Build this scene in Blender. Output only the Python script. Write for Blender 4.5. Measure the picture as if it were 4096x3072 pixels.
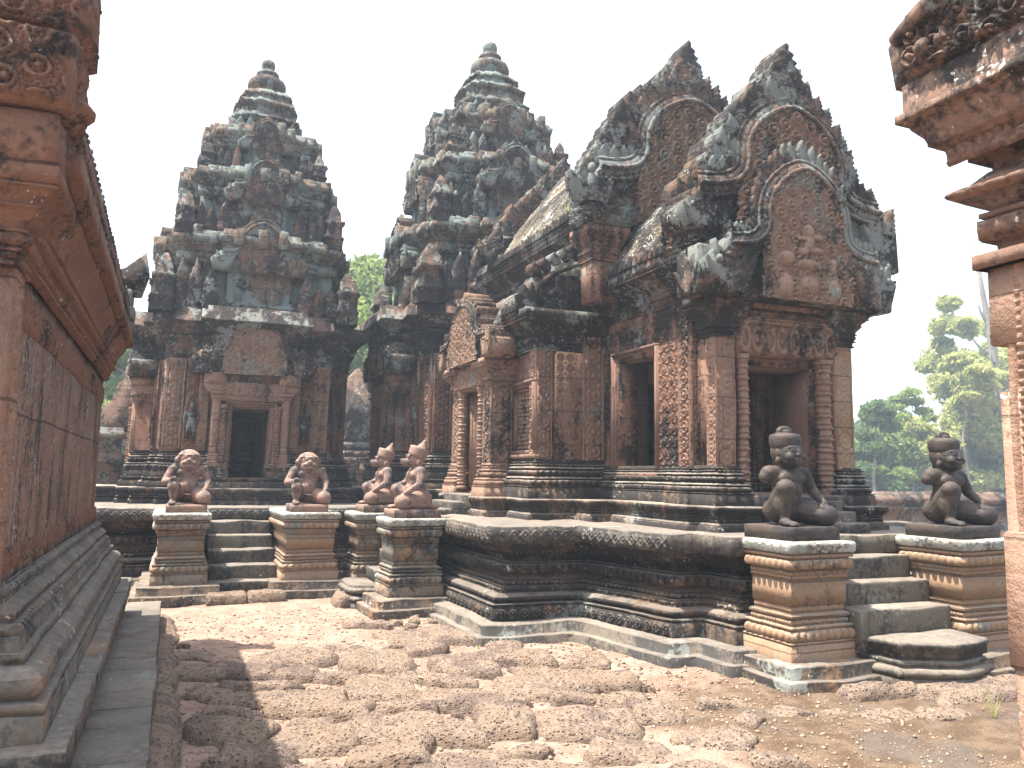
import bpy, math, random
import numpy as np
from mathutils import Matrix, Vector
R = math.radians
random.seed(7); RNG = np.random.default_rng(11)
for o in list(bpy.data.objects): bpy.data.objects.remove(o)
sc = bpy.context.scene
# ---------------------------------------------------------------- camera
def cam_axes(yaw, p, r):
    cy, sy, cp, sp = math.cos(yaw), math.sin(yaw), math.cos(p), math.sin(p)
    F = np.array([sy*cp, cy*cp, sp]); Rt = np.array([cy, -sy, 0.]); U = np.cross(Rt, F)
    return math.cos(r)*Rt+math.sin(r)*U, -math.sin(r)*Rt+math.cos(r)*U, F
Rr, Uu, Ff = cam_axes(R(22.5508), R(6.413), R(.7964))
cam = bpy.data.cameras.new('camera'); co = bpy.data.objects.new('camera', cam)
cam.sensor_width = 36; cam.lens = 28.5; cam.clip_start = .05; cam.clip_end = 3000
co.matrix_world = Matrix(((Rr[0], Uu[0], -Ff[0], 0), (Rr[1], Uu[1], -Ff[1], 0), (Rr[2], Uu[2], -Ff[2], 1.6), (0, 0, 0, 1)))
sc.collection.objects.link(co); sc.camera = co
# ---------------------------------------------------------------- light
SUN = Vector((-.355, .09, 1.0)).normalized()          # towards the sun
el = math.asin(SUN.z); az = math.atan2(SUN.x, SUN.y)
w = bpy.data.worlds.new('World'); sc.world = w; w.use_nodes = True
nt = w.node_tree; nt.nodes.clear()
sky = nt.nodes.new('ShaderNodeTexSky'); sky.sky_type = 'NISHITA'; sky.sun_disc = False
sky.sun_elevation = el; sky.sun_rotation = az; sky.air_density = 1.2; sky.dust_density = 3; sky.ozone_density = .6
hs = nt.nodes.new('ShaderNodeHueSaturation'); hs.inputs['Saturation'].default_value = .6
bg = nt.nodes.new('ShaderNodeBackground'); bg.inputs[1].default_value = .15
wo = nt.nodes.new('ShaderNodeOutputWorld')
nt.links.new(sky.outputs[0], hs.inputs['Color']); nt.links.new(hs.outputs[0], bg.inputs[0]); nt.links.new(bg.outputs[0], wo.inputs[0])
sl = bpy.data.lights.new('sun', 'SUN'); sl.energy = 4.6; sl.angle = R(.6); sl.color = (1, .93, .83)
so = bpy.data.objects.new('sun', sl); so.rotation_euler = SUN.to_track_quat('Z', 'Y').to_euler(); sc.collection.objects.link(so)
so.location = (-10, 0, 20)
sc.view_settings.view_transform = 'Standard'; sc.view_settings.look = 'None'; sc.view_settings.gamma = 1
sc.view_settings.exposure = 1.68

# ---------------------------------------------------------------- materials
MATS = {}
class NB:
    def __init__(s, name):
        s.m = bpy.data.materials.new(name); s.m.use_nodes = True; s.t = s.m.node_tree; s.t.nodes.clear()
    def n(s, typ, ins=None, **kw):
        nd = s.t.nodes.new(typ)
        for k, v in kw.items(): setattr(nd, k, v)
        if ins:
            for k, v in ins.items(): s.i(nd, k, v)
        return nd
    def i(s, nd, k, v):
        sk = nd.inputs[k]
        if hasattr(v, 'links') or isinstance(v, bpy.types.NodeSocket): s.t.links.new(v, sk)
        else: sk.default_value = v
    def math(s, op, a, b=0., c=None, clamp=False):
        nd = s.t.nodes.new('ShaderNodeMath'); nd.operation = op; nd.use_clamp = clamp
        s.i(nd, 0, a); s.i(nd, 1, b)
        if c is not None: s.i(nd, 2, c)
        return nd.outputs[0]
    def mix(s, f, a, b, mode='MIX'):
        nd = s.t.nodes.new('ShaderNodeMix'); nd.data_type = 'RGBA'; nd.blend_type = mode
        s.i(nd, 0, f); s.i(nd, 6, a if not isinstance(a, tuple) else (*a, 1)[:4]); s.i(nd, 7, b if not isinstance(b, tuple) else (*b, 1)[:4])
        return nd.outputs[2]
    def noise(s, vec, scale, detail=4, rough=.55, off=0.):
        nd = s.n('ShaderNodeTexNoise', {'Scale': scale, 'Detail': detail, 'Roughness': rough, 'W': off}, noise_dimensions='4D')
        s.t.links.new(vec, nd.inputs['Vector']); return nd.outputs['Fac']
    def ramp(s, v, lo, hi):
        nd = s.n('ShaderNodeMapRange', {'Value': v, 'From Min': lo, 'From Max': hi}, interpolation_type='SMOOTHSTEP'); return nd.outputs[0]
def stone(name, c1, c2, black=.4, lich=.0, white=.0, orange=0., joints=None, bump=1., rough=.9, streak=.5, seed=0., grain=1.,
          c_black=(.022, .021, .02), c_lich=(.135, .15, .14), local=False, holes=False, spec=.15, jdark=.55, dust_sunlit=0., ns=1.):
    if name in MATS: return MATS[name]
    def cv(c, k=.72, d=.79, mm=(1.01, 1., .92)): l = .3*c[0]+.6*c[1]+.1*c[2]; return tuple((l+(v-l)*d)*k*m for v, m in zip(c, mm))
    c1, c2, c_black, c_lich = cv(c1), cv(c2), cv(c_black, .9, .8, (.97, 1., 1.08)), cv(c_lich, .95, .9, (1., 1., .98))
    b = NB(name); geo = b.n('ShaderNodeNewGeometry')
    pos = b.n('ShaderNodeTexCoord').outputs['Object'] if local else geo.outputs['Position']
    if ns != 1.: pos = b.n('ShaderNodeMapping', {'Vector': pos, 'Scale': (ns, ns, ns)}).outputs[0]
    sx = b.n('ShaderNodeSeparateXYZ', {0: pos}); nn = b.n('ShaderNodeSeparateXYZ', {0: geo.outputs['True Normal']})
    side = b.math('GREATER_THAN', b.math('ABSOLUTE', nn.outputs[0]), b.math('ABSOLUTE', nn.outputs[1]))
    u = b.math('ADD', b.math('MULTIPLY', side, sx.outputs[1]), b.math('MULTIPLY', b.math('SUBTRACT', 1., side), sx.outputs[0]))
    nA = b.noise(pos, 1.1, 5, .6, seed); nB = b.noise(pos, 5., 6, .62, seed+3); nC = b.noise(pos, 26., 5, .65, seed+5); nD = b.noise(pos, 95., 3, .6, seed+8)
    mp = b.n('ShaderNodeMapping', {'Vector': pos, 'Scale': (7, 7, .9)}); st = b.noise(mp.outputs[0], 1., 4, .6, seed+1)
    col = b.mix(b.ramp(b.math('ADD', b.math('MULTIPLY', nB, .6), b.math('MULTIPLY', nA, .4)), .38, .62), c1, c2)
    col = b.mix(b.math('MULTIPLY', b.ramp(nC, .35, .7), .35), col, (c1[0]*.45, c1[1]*.45, c1[2]*.45))
    h = b.math('ADD', b.math('MULTIPLY', nC, .6*grain), b.math('MULTIPLY', nD, .3*grain)); h = b.math('ADD', h, b.math('MULTIPLY', nB, .6))
    if joints:
        vz = b.n('ShaderNodeCombineXYZ', {0: b.math('ADD', u, b.math('MULTIPLY', nB, .03)), 1: b.math('ADD', sx.outputs[2], b.math('MULTIPLY', nA, .05))})
        br = b.n('ShaderNodeTexBrick', {'Vector': vz.outputs[0], 'Color1': (0, 0, 0, 1), 'Color2': (1, 1, 1, 1), 'Mortar': (.5, .5, .5, 1), 'Scale': 1., 'Mortar Size': .006,
                 'Mortar Smooth': .3, 'Brick Width': joints[0], 'Row Height': joints[1]}, offset=.43)
        bv = b.n('ShaderNodeSeparateColor', {0: br.outputs['Color']}).outputs[0]
        col = b.mix(b.math('MULTIPLY', bv, .45), col, (c2[0]*.75, c2[1]*.68, c2[2]*.62))
        col = b.mix(b.math('MULTIPLY', br.outputs['Fac'], jdark), col, (.03, .022, .018))
        h = b.math('SUBTRACT', h, b.math('MULTIPLY', br.outputs['Fac'], 1.2))
    if orange: col = b.mix(b.math('MULTIPLY', b.ramp(b.noise(pos, 2.3, 4, .6, seed+20), .55, .68), orange), col, (.42, .20, .08))
    mk = b.math('ADD', b.math('MULTIPLY', nA, .45), b.math('MULTIPLY', st, streak*.5))
    mk = b.math('ADD', mk, b.math('MULTIPLY', nB, .3+(.5-streak)*.5)); mk = b.math('ADD', mk, b.math('MULTIPLY', b.math('SUBTRACT', nC, .5), .25))
    tot = .45+streak*.5+.3+(.5-streak)*.5; ctr = tot*.5; thr = ctr+(.5-black)*.34
    bm = b.ramp(mk, thr-.045, thr+.055)
    col = b.mix(b.math('MULTIPLY', bm, .93), col, c_black)
    if lich:
        lm = b.math('ADD', b.math('MULTIPLY', b.noise(pos, 2.2, 4, .6, seed+31), .6), b.math('MULTIPLY', b.noise(pos, 16., 6, .7, seed+33), .4))
        t2 = .5+(.5-lich)*.22; col = b.mix(b.math('MULTIPLY', b.ramp(lm, t2-.012, t2+.03), .85), col, b.mix(nC, c_lich, (c_lich[0]*1.6, c_lich[1]*1.55, c_lich[2]*1.5)))
    if white:
        wm = b.math('ADD', b.math('MULTIPLY', b.noise(pos, 3., 3, .6, seed+41), .45), b.math('MULTIPLY', b.noise(pos, 34., 3, .6, seed+43), .55))
        t3 = .5+(.5-white)*.25; col = b.mix(b.math('MULTIPLY', b.ramp(wm, t3, t3+.025), .8), col, (.42, .42, .38))
    if dust_sunlit: col = b.mix(b.math('MULTIPLY', b.math('MULTIPLY', b.ramp(nn.outputs[2], .35, .9), dust_sunlit), b.ramp(nB, .25, .6)), col, (.33, .28, .23))  # dust on upward faces; its pale colour also stands in for sunlight there
    if holes:
        v = b.n('ShaderNodeTexVoronoi', {'Vector': pos, 'Scale': 34., 'Randomness': 1.}); hm = b.ramp(v.outputs['Distance'], .12, .34)
        h = b.math('ADD', h, b.math('MULTIPLY', hm, .9)); col = b.mix(b.math('MULTIPLY', b.math('SUBTRACT', 1., hm), .65), col, (c1[0]*.4, c1[1]*.38, c1[2]*.36))
    bp = b.n('ShaderNodeBump', {'Height': h, 'Strength': min(1., .75*bump), 'Distance': .012*bump})
    pb = b.n('ShaderNodeBsdfPrincipled', {'Base Color': col, 'Roughness': rough, 'Specular IOR Level': spec, 'Normal': bp.outputs[0]})
    out = b.n('ShaderNodeOutputMaterial', {0: pb.outputs[0]}); MATS[name] = b.m; return b.m
PINK = (.36, .17, .115); TAN = (.42, .24, .165); DKR = (.20, .085, .055); RED = (.30, .12, .08)
M_wall = stone('carved_red_sandstone', RED, TAN, black=.5, lich=.12, white=.04, joints=(.62, .33), streak=.7, orange=.35)
M_wallpink = stone('pink_sandstone', (.30, .16, .115), (.42, .25, .18), black=.36, lich=.05, white=.04, joints=(.7, .4), streak=.7)
M_wallblack = stone('blackened_sandstone', (.17, .11, .08), (.28, .19, .14), black=.66, lich=.12, white=.04, joints=(.7, .3), streak=.6, orange=.4, dust_sunlit=0.7)
M_corn = stone('weathered_cornice_stone', (.2, .1, .07), (.27, .17, .12), black=.64, lich=.33, white=.04, streak=.4, seed=4., dust_sunlit=0.15)
M_ped = stone('lichen_gable_stone', (.21, .12, .085), (.29, .2, .15), black=.62, lich=.46, white=.04, streak=.3, seed=7., joints=(.55, .42), jdark=.7)
M_tym = stone('tympanum_stone', (.32, .17, .115), (.42, .27, .19), black=.4, lich=.2, white=.04, streak=.4, seed=2.)
M_tower = stone('tower_upper_stone', (.17, .115, .085), (.29, .21, .155), black=.5, lich=.5, white=.04, streak=.35, seed=9., joints=(.5, .27), jdark=.8, bump=1.3, c_lich=(.12, .15, .14))
M_towerlow = stone('tower_lower_stone', (.21, .085, .06), (.31, .165, .115), black=.42, lich=.2, white=.04, streak=.7, seed=10., joints=(.5, .35), orange=.3)
M_terr = stone('terrace_black_stone', (.13, .085, .06), (.24, .165, .12), black=.6, lich=.12, white=.08, streak=.25, seed=13., orange=.6, joints=(.9, .6), c_black=(.022, .02, .019), dust_sunlit=0.42)
M_slab = stone('worn_slab_stone', (.17, .145, .125), (.28, .24, .2), black=.55, lich=.15, white=.04, streak=.2, seed=15., joints=(.95, 9), c_black=(.05, .045, .04), dust_sunlit=0.38)
M_cap = stone('pale_cap_stone', (.24, .2, .17), (.4, .37, .33), black=.33, lich=.5, white=.5, streak=.2, seed=16., c_lich=(.22, .24, .22))
M_pedes = stone('orange_pedestal_stone', (.38, .22, .13), (.46, .3, .19), black=.24, lich=.15, white=.04, streak=.3, seed=21., joints=(2.3, .27), c_black=(.05, .042, .035), dust_sunlit=0.6)
M_pedesdk = stone('dark_pedestal_stone', (.27, .19, .14), (.36, .26, .18), black=.42, lich=.35, white=.04, streak=.3, seed=23., orange=.5, joints=(2.3, .27), c_black=(.045, .04, .036), dust_sunlit=0.7)
M_lib = stone('library_laterite_wall', (.25, .12, .085), (.38, .22, .16), black=.36, lich=.1, white=.15, streak=.95, seed=31., holes=True, joints=(2.6, .62), jdark=.75, c_black=(.035, .03, .028))
M_libc = stone('library_red_cornice', (.27, .12, .08), (.37, .195, .135), black=.42, lich=.06, white=.05, streak=.2, seed=33., joints=(.85, .55), bump=1.6, grain=1.6)
M_libb = stone('library_dark_base', (.15, .13, .115), (.24, .2, .17), black=.45, lich=.12, white=.12, streak=.2, seed=35., orange=.3, c_black=(.035, .035, .035), dust_sunlit=0.35)
M_roof = stone('mossy_roof_brick', (.2, .145, .095), (.29, .22, .15), black=.5, lich=.1, white=.3, streak=.1, seed=41., joints=(.22, .07), holes=True, bump=1.6)
M_lat = stone('laterite_block', (.38, .255, .185), (.5, .365, .28), black=.45, lich=.0, white=.0, streak=.0, seed=51., holes=True, bump=3.2, grain=2., c_black=(.2, .13, .09))
M_doorst = stone('smooth_door_stone', (.25, .12, .09), (.32, .19, .145), black=.28, streak=.8, seed=61., c_black=(.06, .05, .05), bump=.4)
M_inner = stone('interior_stone', (.19, .135, .11), (.26, .19, .155), black=.3, streak=.8, seed=62., joints=(.8, .5), c_black=(.05, .045, .045), bump=.5)
M_gate = stone('fresh_pink_sandstone', (.42, .22, .155), (.5, .31, .225), black=.24, white=.1, streak=.3, seed=65., bump=1.4, grain=1.6, joints=(.8, .47), jdark=.5)
M_gated = stone('gateway_cornice_stone', (.24, .125, .09), (.36, .22, .16), black=.5, lich=.15, white=.1, streak=.2, seed=67.)  # darkened stone colour carries the shade lying on the gateway cornice
M_stat = stone('pink_statue_stone', (.36, .2, .155), (.44, .275, .22), black=.44, streak=.0, seed=71., local=True, c_black=(.07, .06, .055), bump=.3, spec=.2, rough=.7, ns=1.9)
M_guard = stone('dark_statue_stone', (.085, .065, .055), (.2, .12, .085), black=.58, streak=.0, seed=74., local=True, c_black=(.03, .028, .027), bump=.35, spec=.25, rough=.65, ns=2.)
M_ruin = stone('ruined_laterite_masonry', (.22, .12, .085), (.31, .2, .15), black=.5, lich=.25, white=.12, streak=.1, seed=77., joints=(.5, .25), bump=2.)

def leafmat(name, c1, c2, tr=.35):
    b = NB(name); geo = b.n('ShaderNodeNewGeometry'); oi = b.noise(geo.outputs['Position'], .9, 4, .6); of = b.noise(geo.outputs['Position'], 9., 2, .5, 4.)
    c = b.mix(b.ramp(b.math('ADD', b.math('MULTIPLY', oi, .5), b.math('MULTIPLY', of, .5)), .4, .6), c1, c2)
    d = b.n('ShaderNodeBsdfDiffuse', {0: c}); t = b.n('ShaderNodeBsdfTranslucent', {0: b.mix(.5, c, (c2[0]*1.6, c2[1]*1.6, c2[2]))})
    ms = b.n('ShaderNodeMixShader', {0: tr, 1: d.outputs[0], 2: t.outputs[0]}); b.n('ShaderNodeOutputMaterial', {0: ms.outputs[0]}); return b.m
M_leafA = leafmat('bright_foliage', (.12, .18, .055), (.22, .28, .11), .5); M_leafB = leafmat('deep_foliage', (.07, .12, .05), (.14, .2, .09), .45)
M_leafC = leafmat('yellow_green_foliage', (.22, .26, .1), (.42, .43, .2), .55)
M_bark = stone('pale_bark', (.3, .27, .24), (.42, .39, .35), black=.2, streak=.8, seed=81., c_black=(.1, .09, .08))

# ---------------------------------------------------------------- numpy mesh kit
def _hash(i, j, k, s):
    n = (i*374761393+j*668265263+k*2147483647+s*1274126177) & 0x7fffffff
    n = ((n ^ (n >> 13))*1274126177) & 0x7fffffff
    return ((n ^ (n >> 16)) & 0xffff)/65535.*2-1
def vnoise(P, f, s=0):
    Q = np.asarray(P, float)*f+100.; I = np.floor(Q).astype(np.int64); F = Q-I; F = F*F*(3-2*F); r = 0
    for a in (0, 1):
        for b in (0, 1):
            for c in (0, 1):
                wgt = (F[:, 0] if a else 1-F[:, 0])*(F[:, 1] if b else 1-F[:, 1])*(F[:, 2] if c else 1-F[:, 2])
                r = r+wgt*_hash(I[:, 0]+a, I[:, 1]+b, I[:, 2]+c, s)
    return r
def vn3(P, f, s=0): return np.stack([vnoise(P, f, s+k*17) for k in range(3)], 1)
def ROT(angle, loc=(0, 0, 0), s=1.): return Matrix.Translation(loc) @ Matrix.Rotation(angle, 4, 'Z') @ Matrix.Scale(s, 4)
class MB:
    def __init__(s, M=None): s.V = []; s.F = []; s.n = 0; s.M = M; s.mk = []
    def mark(s): s.mk.append((len(s.V), len(s.F), s.n))
    def add(s, V, faces):
        V = np.asarray(V, float).reshape(-1, 3)
        if s.M is not None: A = np.array(s.M); V = V@A[:3, :3].T+A[:3, 3]
        s.V.append(V)
        for f in faces:
            if len(f): s.F.append(np.asarray(f)+s.n)
        s.n += len(V)
    def box(s, x0, x1, y0, y1, z0, z1):
        V = [(x, y, z) for z in (z0, z1) for x, y in ((x0, y0), (x1, y0), (x1, y1), (x0, y1))]
        s.add(V, [np.array([[0, 3, 2, 1], [4, 5, 6, 7], [0, 1, 5, 4], [1, 2, 6, 5], [2, 3, 7, 6], [3, 0, 4, 7]])])
    def sweep(s, poly, prof, seg=.05, cap_t=True, cap_b=False, closed=True):
        P = np.array(poly, float); n = len(P); A = 0.5*np.sum(P[:, 0]*np.roll(P[:, 1], -1)-np.roll(P[:, 0], -1)*P[:, 1])
        if closed and A < 0: P = P[::-1]
        E = np.roll(P, -1, 0)-P; L = np.hypot(E[:, 0], E[:, 1]); T = E/L[:, None]; N = np.stack([T[:, 1], -T[:, 0]], 1)
        Np = np.roll(N, 1, 0); 
        if not closed: Np[0] = N[0]; Nn = N.copy(); Nn[-1] = N[-2]; N_ = Nn; Np2 = Np.copy(); Mi = Np2+N_
        else: Mi = Np+N; N_ = N
        Mi = Mi/(1+np.sum(Np*N_, 1))[:, None]
        ne = n if closed else n-1; base = []; mit = []; nor = []; arc = []; le = []
        mods = [p_[3] for p_ in prof if len(p_) > 2 and p_[2]]
        for e in range(ne):
            sg = seg
            if mods:
                md_ = Vector((*(P[e]+P[(e+1) % n])/2, 1.)); nv_ = Vector((*N[e], 0.))
                if s.M is not None: md_ = s.M @ md_; nv_ = s.M.to_3x3() @ nv_
                dd = math.hypot(md_[0], md_[1]); away = nv_[0]*md_[0]+nv_[1]*md_[1] > 0 or md_[0]+3 < 0
                sg = .1 if away else min(seg, max(.007, dd*.0014))
            k = max(1, int(round(L[e]/sg))); a, b2 = P[e], P[(e+1) % n]; ma, mb = Mi[e], Mi[(e+1) % n]
            for q in range(k+(0 if closed or e < ne-1 else 1)):
                t = q/k; base.append(a+(b2-a)*t); mit.append(ma+(mb-ma)*t); nor.append(N[e]); arc.append(t*L[e]); le.append(L[e])
        base = np.array(base); mit = np.array(mit); nor = np.array(nor); arc = np.array(arc); le = np.array(le); m = len(base); rows = []
        for pr in prof:
            z, off = pr[0], pr[1]; xy = base+mit*off
            if len(pr) > 2 and pr[2]:
                amp, pitch = pr[2], pr[3]; cn = np.maximum(1, np.round(le/pitch)); ph = arc/le*cn
                md = np.sqrt(np.clip(1-((2*(ph % 1)-1)/.86)**2, 0, 1)); 
                if len(pr) > 4: md = (np.abs(2*(ph % 1)-1) < .5)*1.
                xy = xy+nor*(amp*md)[:, None]
            rows.append(np.column_stack([xy, np.full(m, z)]))
        V = np.concatenate(rows); r = len(prof); idx = np.arange(m); nx = (idx+1) % m
        if not closed: idx = idx[:-1]; nx = nx[:-1]
        Q = [np.stack([j*m+idx, j*m+nx, (j+1)*m+nx, (j+1)*m+idx], 1) for j in range(r-1)]
        faces = [np.concatenate(Q)]
        if cap_t: faces.append(np.array([(r-1)*m+np.arange(m)]))
        if cap_b: faces.append(np.array([np.arange(m)[::-1]]))
        s.add(V, faces)
    def blk(s, x0, x1, y0, y1, z0, z1, ch=.008, seg=.12):
        s.sweep([(x0, y0), (x1, y0), (x1, y1), (x0, y1)], [(z0, -ch), (z0+ch, 0), (z1-ch, 0), (z1, -ch)], seg, True, True)
    def lathe(s, c, prof, n=16, sq=False):
        a = np.arange(n)/n*2*math.pi+(math.pi/n if sq else 0); V = []; 
        for z, r in prof: V.append(np.column_stack([c[0]+r*np.cos(a), c[1]+r*np.sin(a), np.full(n, c[2]+z)]))
        i = np.arange(n); j = (i+1) % n; F = [np.concatenate([np.stack([k*n+i, k*n+j, (k+1)*n+j, (k+1)*n+i], 1) for k in range(len(prof)-1)])]
        F.append(np.array([(len(prof)-1)*n+i])); F.append(np.array([i[::-1]])); s.add(np.concatenate(V), F)
    def grid(s, X, Y, Z):
        nu, nv = X.shape; i = np.arange(nu*nv).reshape(nu, nv)
        s.add(np.stack([X, Y, Z], -1).reshape(-1, 3), [np.stack([i[:-1, :-1], i[1:, :-1], i[1:, 1:], i[:-1, 1:]], -1).reshape(-1, 4)])
    def relief(s, O, U, V, w, h, fn, res=.012, edge=.01):
        O, U, V = map(lambda q: np.array(q, float), (O, U, V)); N = np.cross(U, V); nu = max(3, int(w/res)); nv = max(3, int(h/res))
        u, v = np.meshgrid(np.linspace(0, w, nu), np.linspace(0, h, nv), indexing='ij'); hh = fn(u, v)
        if edge: m = np.minimum(np.minimum(u, w-u), np.minimum(v, h-v)); hh = np.where(m < res*.5, -.02, hh)
        P = O+u[..., None]*U+v[..., None]*V+hh[..., None]*N; s.grid(P[..., 0], P[..., 1], P[..., 2])
    def tube(s, pts, rad, n=8, flat=1.):
        pts = np.array(pts, float); rad = np.broadcast_to(rad, (len(pts),)); T = np.gradient(pts, axis=0); T /= np.linalg.norm(T, axis=1)[:, None]+1e-9
        ref = np.array([0, 1., 0]) if abs(T[0][1]) < .8 else np.array([1., 0, 0]); A = np.cross(T, ref); A /= np.linalg.norm(A, axis=1)[:, None]+1e-9; B = np.cross(A, T)
        a = np.arange(n)/n*2*math.pi; V = pts[:, None]+rad[:, None, None]*(np.cos(a)[None, :, None]*A[:, None]+flat*np.sin(a)[None, :, None]*B[:, None])
        m = len(pts); i = np.arange(n); j = (i+1) % n
        s.add(V.reshape(-1, 3), [np.concatenate([np.stack([k*n+i, k*n+j, (k+1)*n+j, (k+1)*n+i], 1) for k in range(m-1)]), np.array([i[::-1]]), np.array([(m-1)*n+i])])
    def ell(s, c, r, n=12, rot=None):
        th = np.linspace(.02, math.pi-.02, n); ph = np.arange(2*n)/(2*n)*2*math.pi
        V = np.stack([np.sin(th)[:, None]*np.cos(ph), np.sin(th)[:, None]*np.sin(ph), np.cos(th)[:, None]*np.ones(2*n)], -1)[::-1].reshape(-1, 3)*np.array(r)
        if rot is not None: V = V@np.array(rot).T
        i = np.arange(2*n); j = (i+1) % (2*n)
        s.add(V+np.array(c), [np.concatenate([np.stack([k*2*n+i, k*2*n+j, (k+1)*2*n+j, (k+1)*2*n+i], 1) for k in range(n-1)]), np.array([i[::-1]]), np.array([(n-1)*2*n+i])])
    def leaf(s, bx, bz, ang, L, w, yf, yb, curl=.0):
        t = np.linspace(0, 1, 15); hw = np.interp(t, [0, .12, .3, .5, .66, .8, .91, 1.], [.4, .48, .52, .47, .37, .25, .12, .004])*w
        hw = hw*(1+.14*np.where(np.arange(15) % 2, 1, -1)*(t > .1)*(t < .98)); c = np.array([-1, -.5, 0, .5, 1.]); ca, sa = math.cos(ang), math.sin(ang)
        U = c[None]*hw[:, None]+curl*L*(t**2)[:, None]; Lz = np.repeat((t*L)[:, None], 5, 1); bul = (1-c**2)[None]*(.22*w)*(1-t[:, None]*.6)+(.07*w)*(np.arange(15) % 2)[:, None]
        X = bx+U*ca-Lz*sa; Z = bz+U*sa+Lz*ca; Y = yf-bul; front = np.stack([X, Y, Z], -1).reshape(-1, 3); i = np.arange(75).reshape(15, 5)
        F = [np.stack([i[:-1, :-1], i[:-1, 1:], i[1:, 1:], i[1:, :-1]], -1).reshape(-1, 4)]
        rim = np.concatenate([i[:, 4], i[::-1, 0]]); back = front[rim].copy(); back[:, 1] = yb; m = len(rim); k = np.arange(m-1)
        F.append(np.stack([rim[k], 75+k, 75+k+1, rim[k+1]], 1)); F.append(np.array([75+np.arange(m)[::-1]])); s.add(np.concatenate([front, back]), F)
    def extr(s, poly, y0, y1):
        P = np.array(poly, float); A = np.sum(P[:, 0]*np.roll(P[:, 1], -1)-np.roll(P[:, 0], -1)*P[:, 1])
        if A < 0: P = P[::-1]
        n = len(P); i = np.arange(n); j = (i+1) % n
        V = np.concatenate([np.column_stack([P[:, 0], np.full(n, y0), P[:, 1]]), np.column_stack([P[:, 0], np.full(n, y1), P[:, 1]])])
        s.add(V, [np.array([i]), np.array([(n+i)[::-1]]), np.stack([i, n+i, n+j, j], 1)])
    def build(s, name, mat, parent=None, wob=(.006, 2.5, .0018, 22.), smooth=False):
        if s.mk:
            mk = [m for m in s.mk if m[2] > 0 and m[2] < s.n]; mk = [(0, 0, 0)]+mk+[(len(s.V), len(s.F), s.n)]; s.mk = []; first = None
            for (a0, b0, n0), (a1, b1, n1) in zip(mk[:-1], mk[1:]):
                if a1 == a0: continue
                q = MB(); q.V = s.V[a0:a1]; q.F = [f-n0 for f in s.F[b0:b1]]; q.n = n1-n0; o = q.build(name, mat, parent, wob, smooth); first = first or o
            return first
        V = np.concatenate(s.V)
        if wob is not False:
            V = V+vn3(V, 2.2, 1)*.006
            if wob:
                if wob[0] > .009: V = V+vn3(V, wob[1]*1.3, 9)*(wob[0]-.004)
                if wob[2]: V = V+vn3(V, wob[3], 5)*wob[2]
        me = bpy.data.meshes.new(name); lv = []; ls = []; lt = []; c = 0
        for f in s.F:
            k = f.shape[1]; lv.append(f.ravel()); ls.append(c+np.arange(len(f))*k); lt.append(np.full(len(f), k)); c += f.size
        lv = np.concatenate(lv).astype(np.int32); ls = np.concatenate(ls).astype(np.int32); lt = np.concatenate(lt).astype(np.int32)
        me.vertices.add(len(V)); me.vertices.foreach_set('co', V.astype(np.float32).ravel()); me.loops.add(len(lv)); me.loops.foreach_set('vertex_index', lv)
        me.polygons.add(len(ls)); me.polygons.foreach_set('loop_start', ls); me.polygons.foreach_set('loop_total', lt)
        if smooth: me.polygons.foreach_set('use_smooth', np.ones(len(ls), bool))
        me.update(calc_edges=True); me.validate(); me.materials.append(mat); o = bpy.data.objects.new(name, me); sc.collection.objects.link(o)
        if parent is not None: o.parent = parent; o.matrix_parent_inverse = parent_inv(parent)
        return o
def parent_inv(p):
    return Matrix.Translation(-p.location) if p.type == 'EMPTY' else Matrix.Identity(4)
def thing(name, label, cat, loc=(0, 0, 0), group=None):
    o = bpy.data.objects.new(name, None); sc.collection.objects.link(o); o.location = loc; o.empty_display_size = .3
    o['label'] = label; o['category'] = cat
    if group: o['group'] = group
    return o
def tag(o, label, cat, group=None):
    o['label'] = label; o['category'] = cat
    if group: o['group'] = group
    return o
# ---------------------------------------------------------------- relief patterns (metres of height)
def ss(x, a, b): t = np.clip((x-a)/(b-a), 0, 1); return t*t*(3-2*t)
def rosette(s, d):
    def f(u, v):
        p = (u/s % 1)-.5; q = (v/s % 1)-.5; r = np.hypot(p, q); th = np.arctan2(q, p)
        h = (1-ss(np.abs(r-.36), .02, .07))*.8; h = np.maximum(h, (r < .29)*(.35+.5*np.abs(np.cos(3*th)))*(1-ss(r, .22, .3))); h = np.maximum(h, 1-ss(r, .05, .12))
        c = np.hypot(np.abs(p)-.5, np.abs(q)-.5); h = np.maximum(h, .85*(1-ss(c, .08, .15))); e = np.maximum(np.abs(p), np.abs(q)); h = np.maximum(h, .55*ss(e, .455, .475))
        return (h-.3)*d
    return f
def scroll(s, d, seed=0, jit=.3, kk=2.1):
    def f(u, v):
        X = u/s; Y = v/s; best = np.full(u.shape, 9.); bx = np.zeros(u.shape); by = np.zeros(u.shape); iX = np.floor(X).astype(np.int64); iY = np.floor(Y).astype(np.int64)
        for a in (-1, 0, 1):
            for b in (-1, 0, 1):
                cx = iX+a+.5+jit*_hash(iX+a, iY+b, 0, seed); cy = iY+b+.5+.25*((iX+a) % 2)+jit*_hash(iX+a, iY+b, 1, seed); dd = np.hypot(X-cx, Y-cy); m = dd < best
                best = np.where(m, dd, best); bx = np.where(m, X-cx, bx); by = np.where(m, Y-cy, by)
        th = np.arctan2(by, bx); h = .5+.5*np.cos(best*2*math.pi*kk+th); h = ss(h, .22, .7); h = h*(.72+.28*np.cos(9*th+best*20)); h = np.maximum(h, 1.15*(1-ss(best, .08, .15))); h = h-.6*ss(best, .5, .62)
        return (h-.1)*d
    return f
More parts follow.
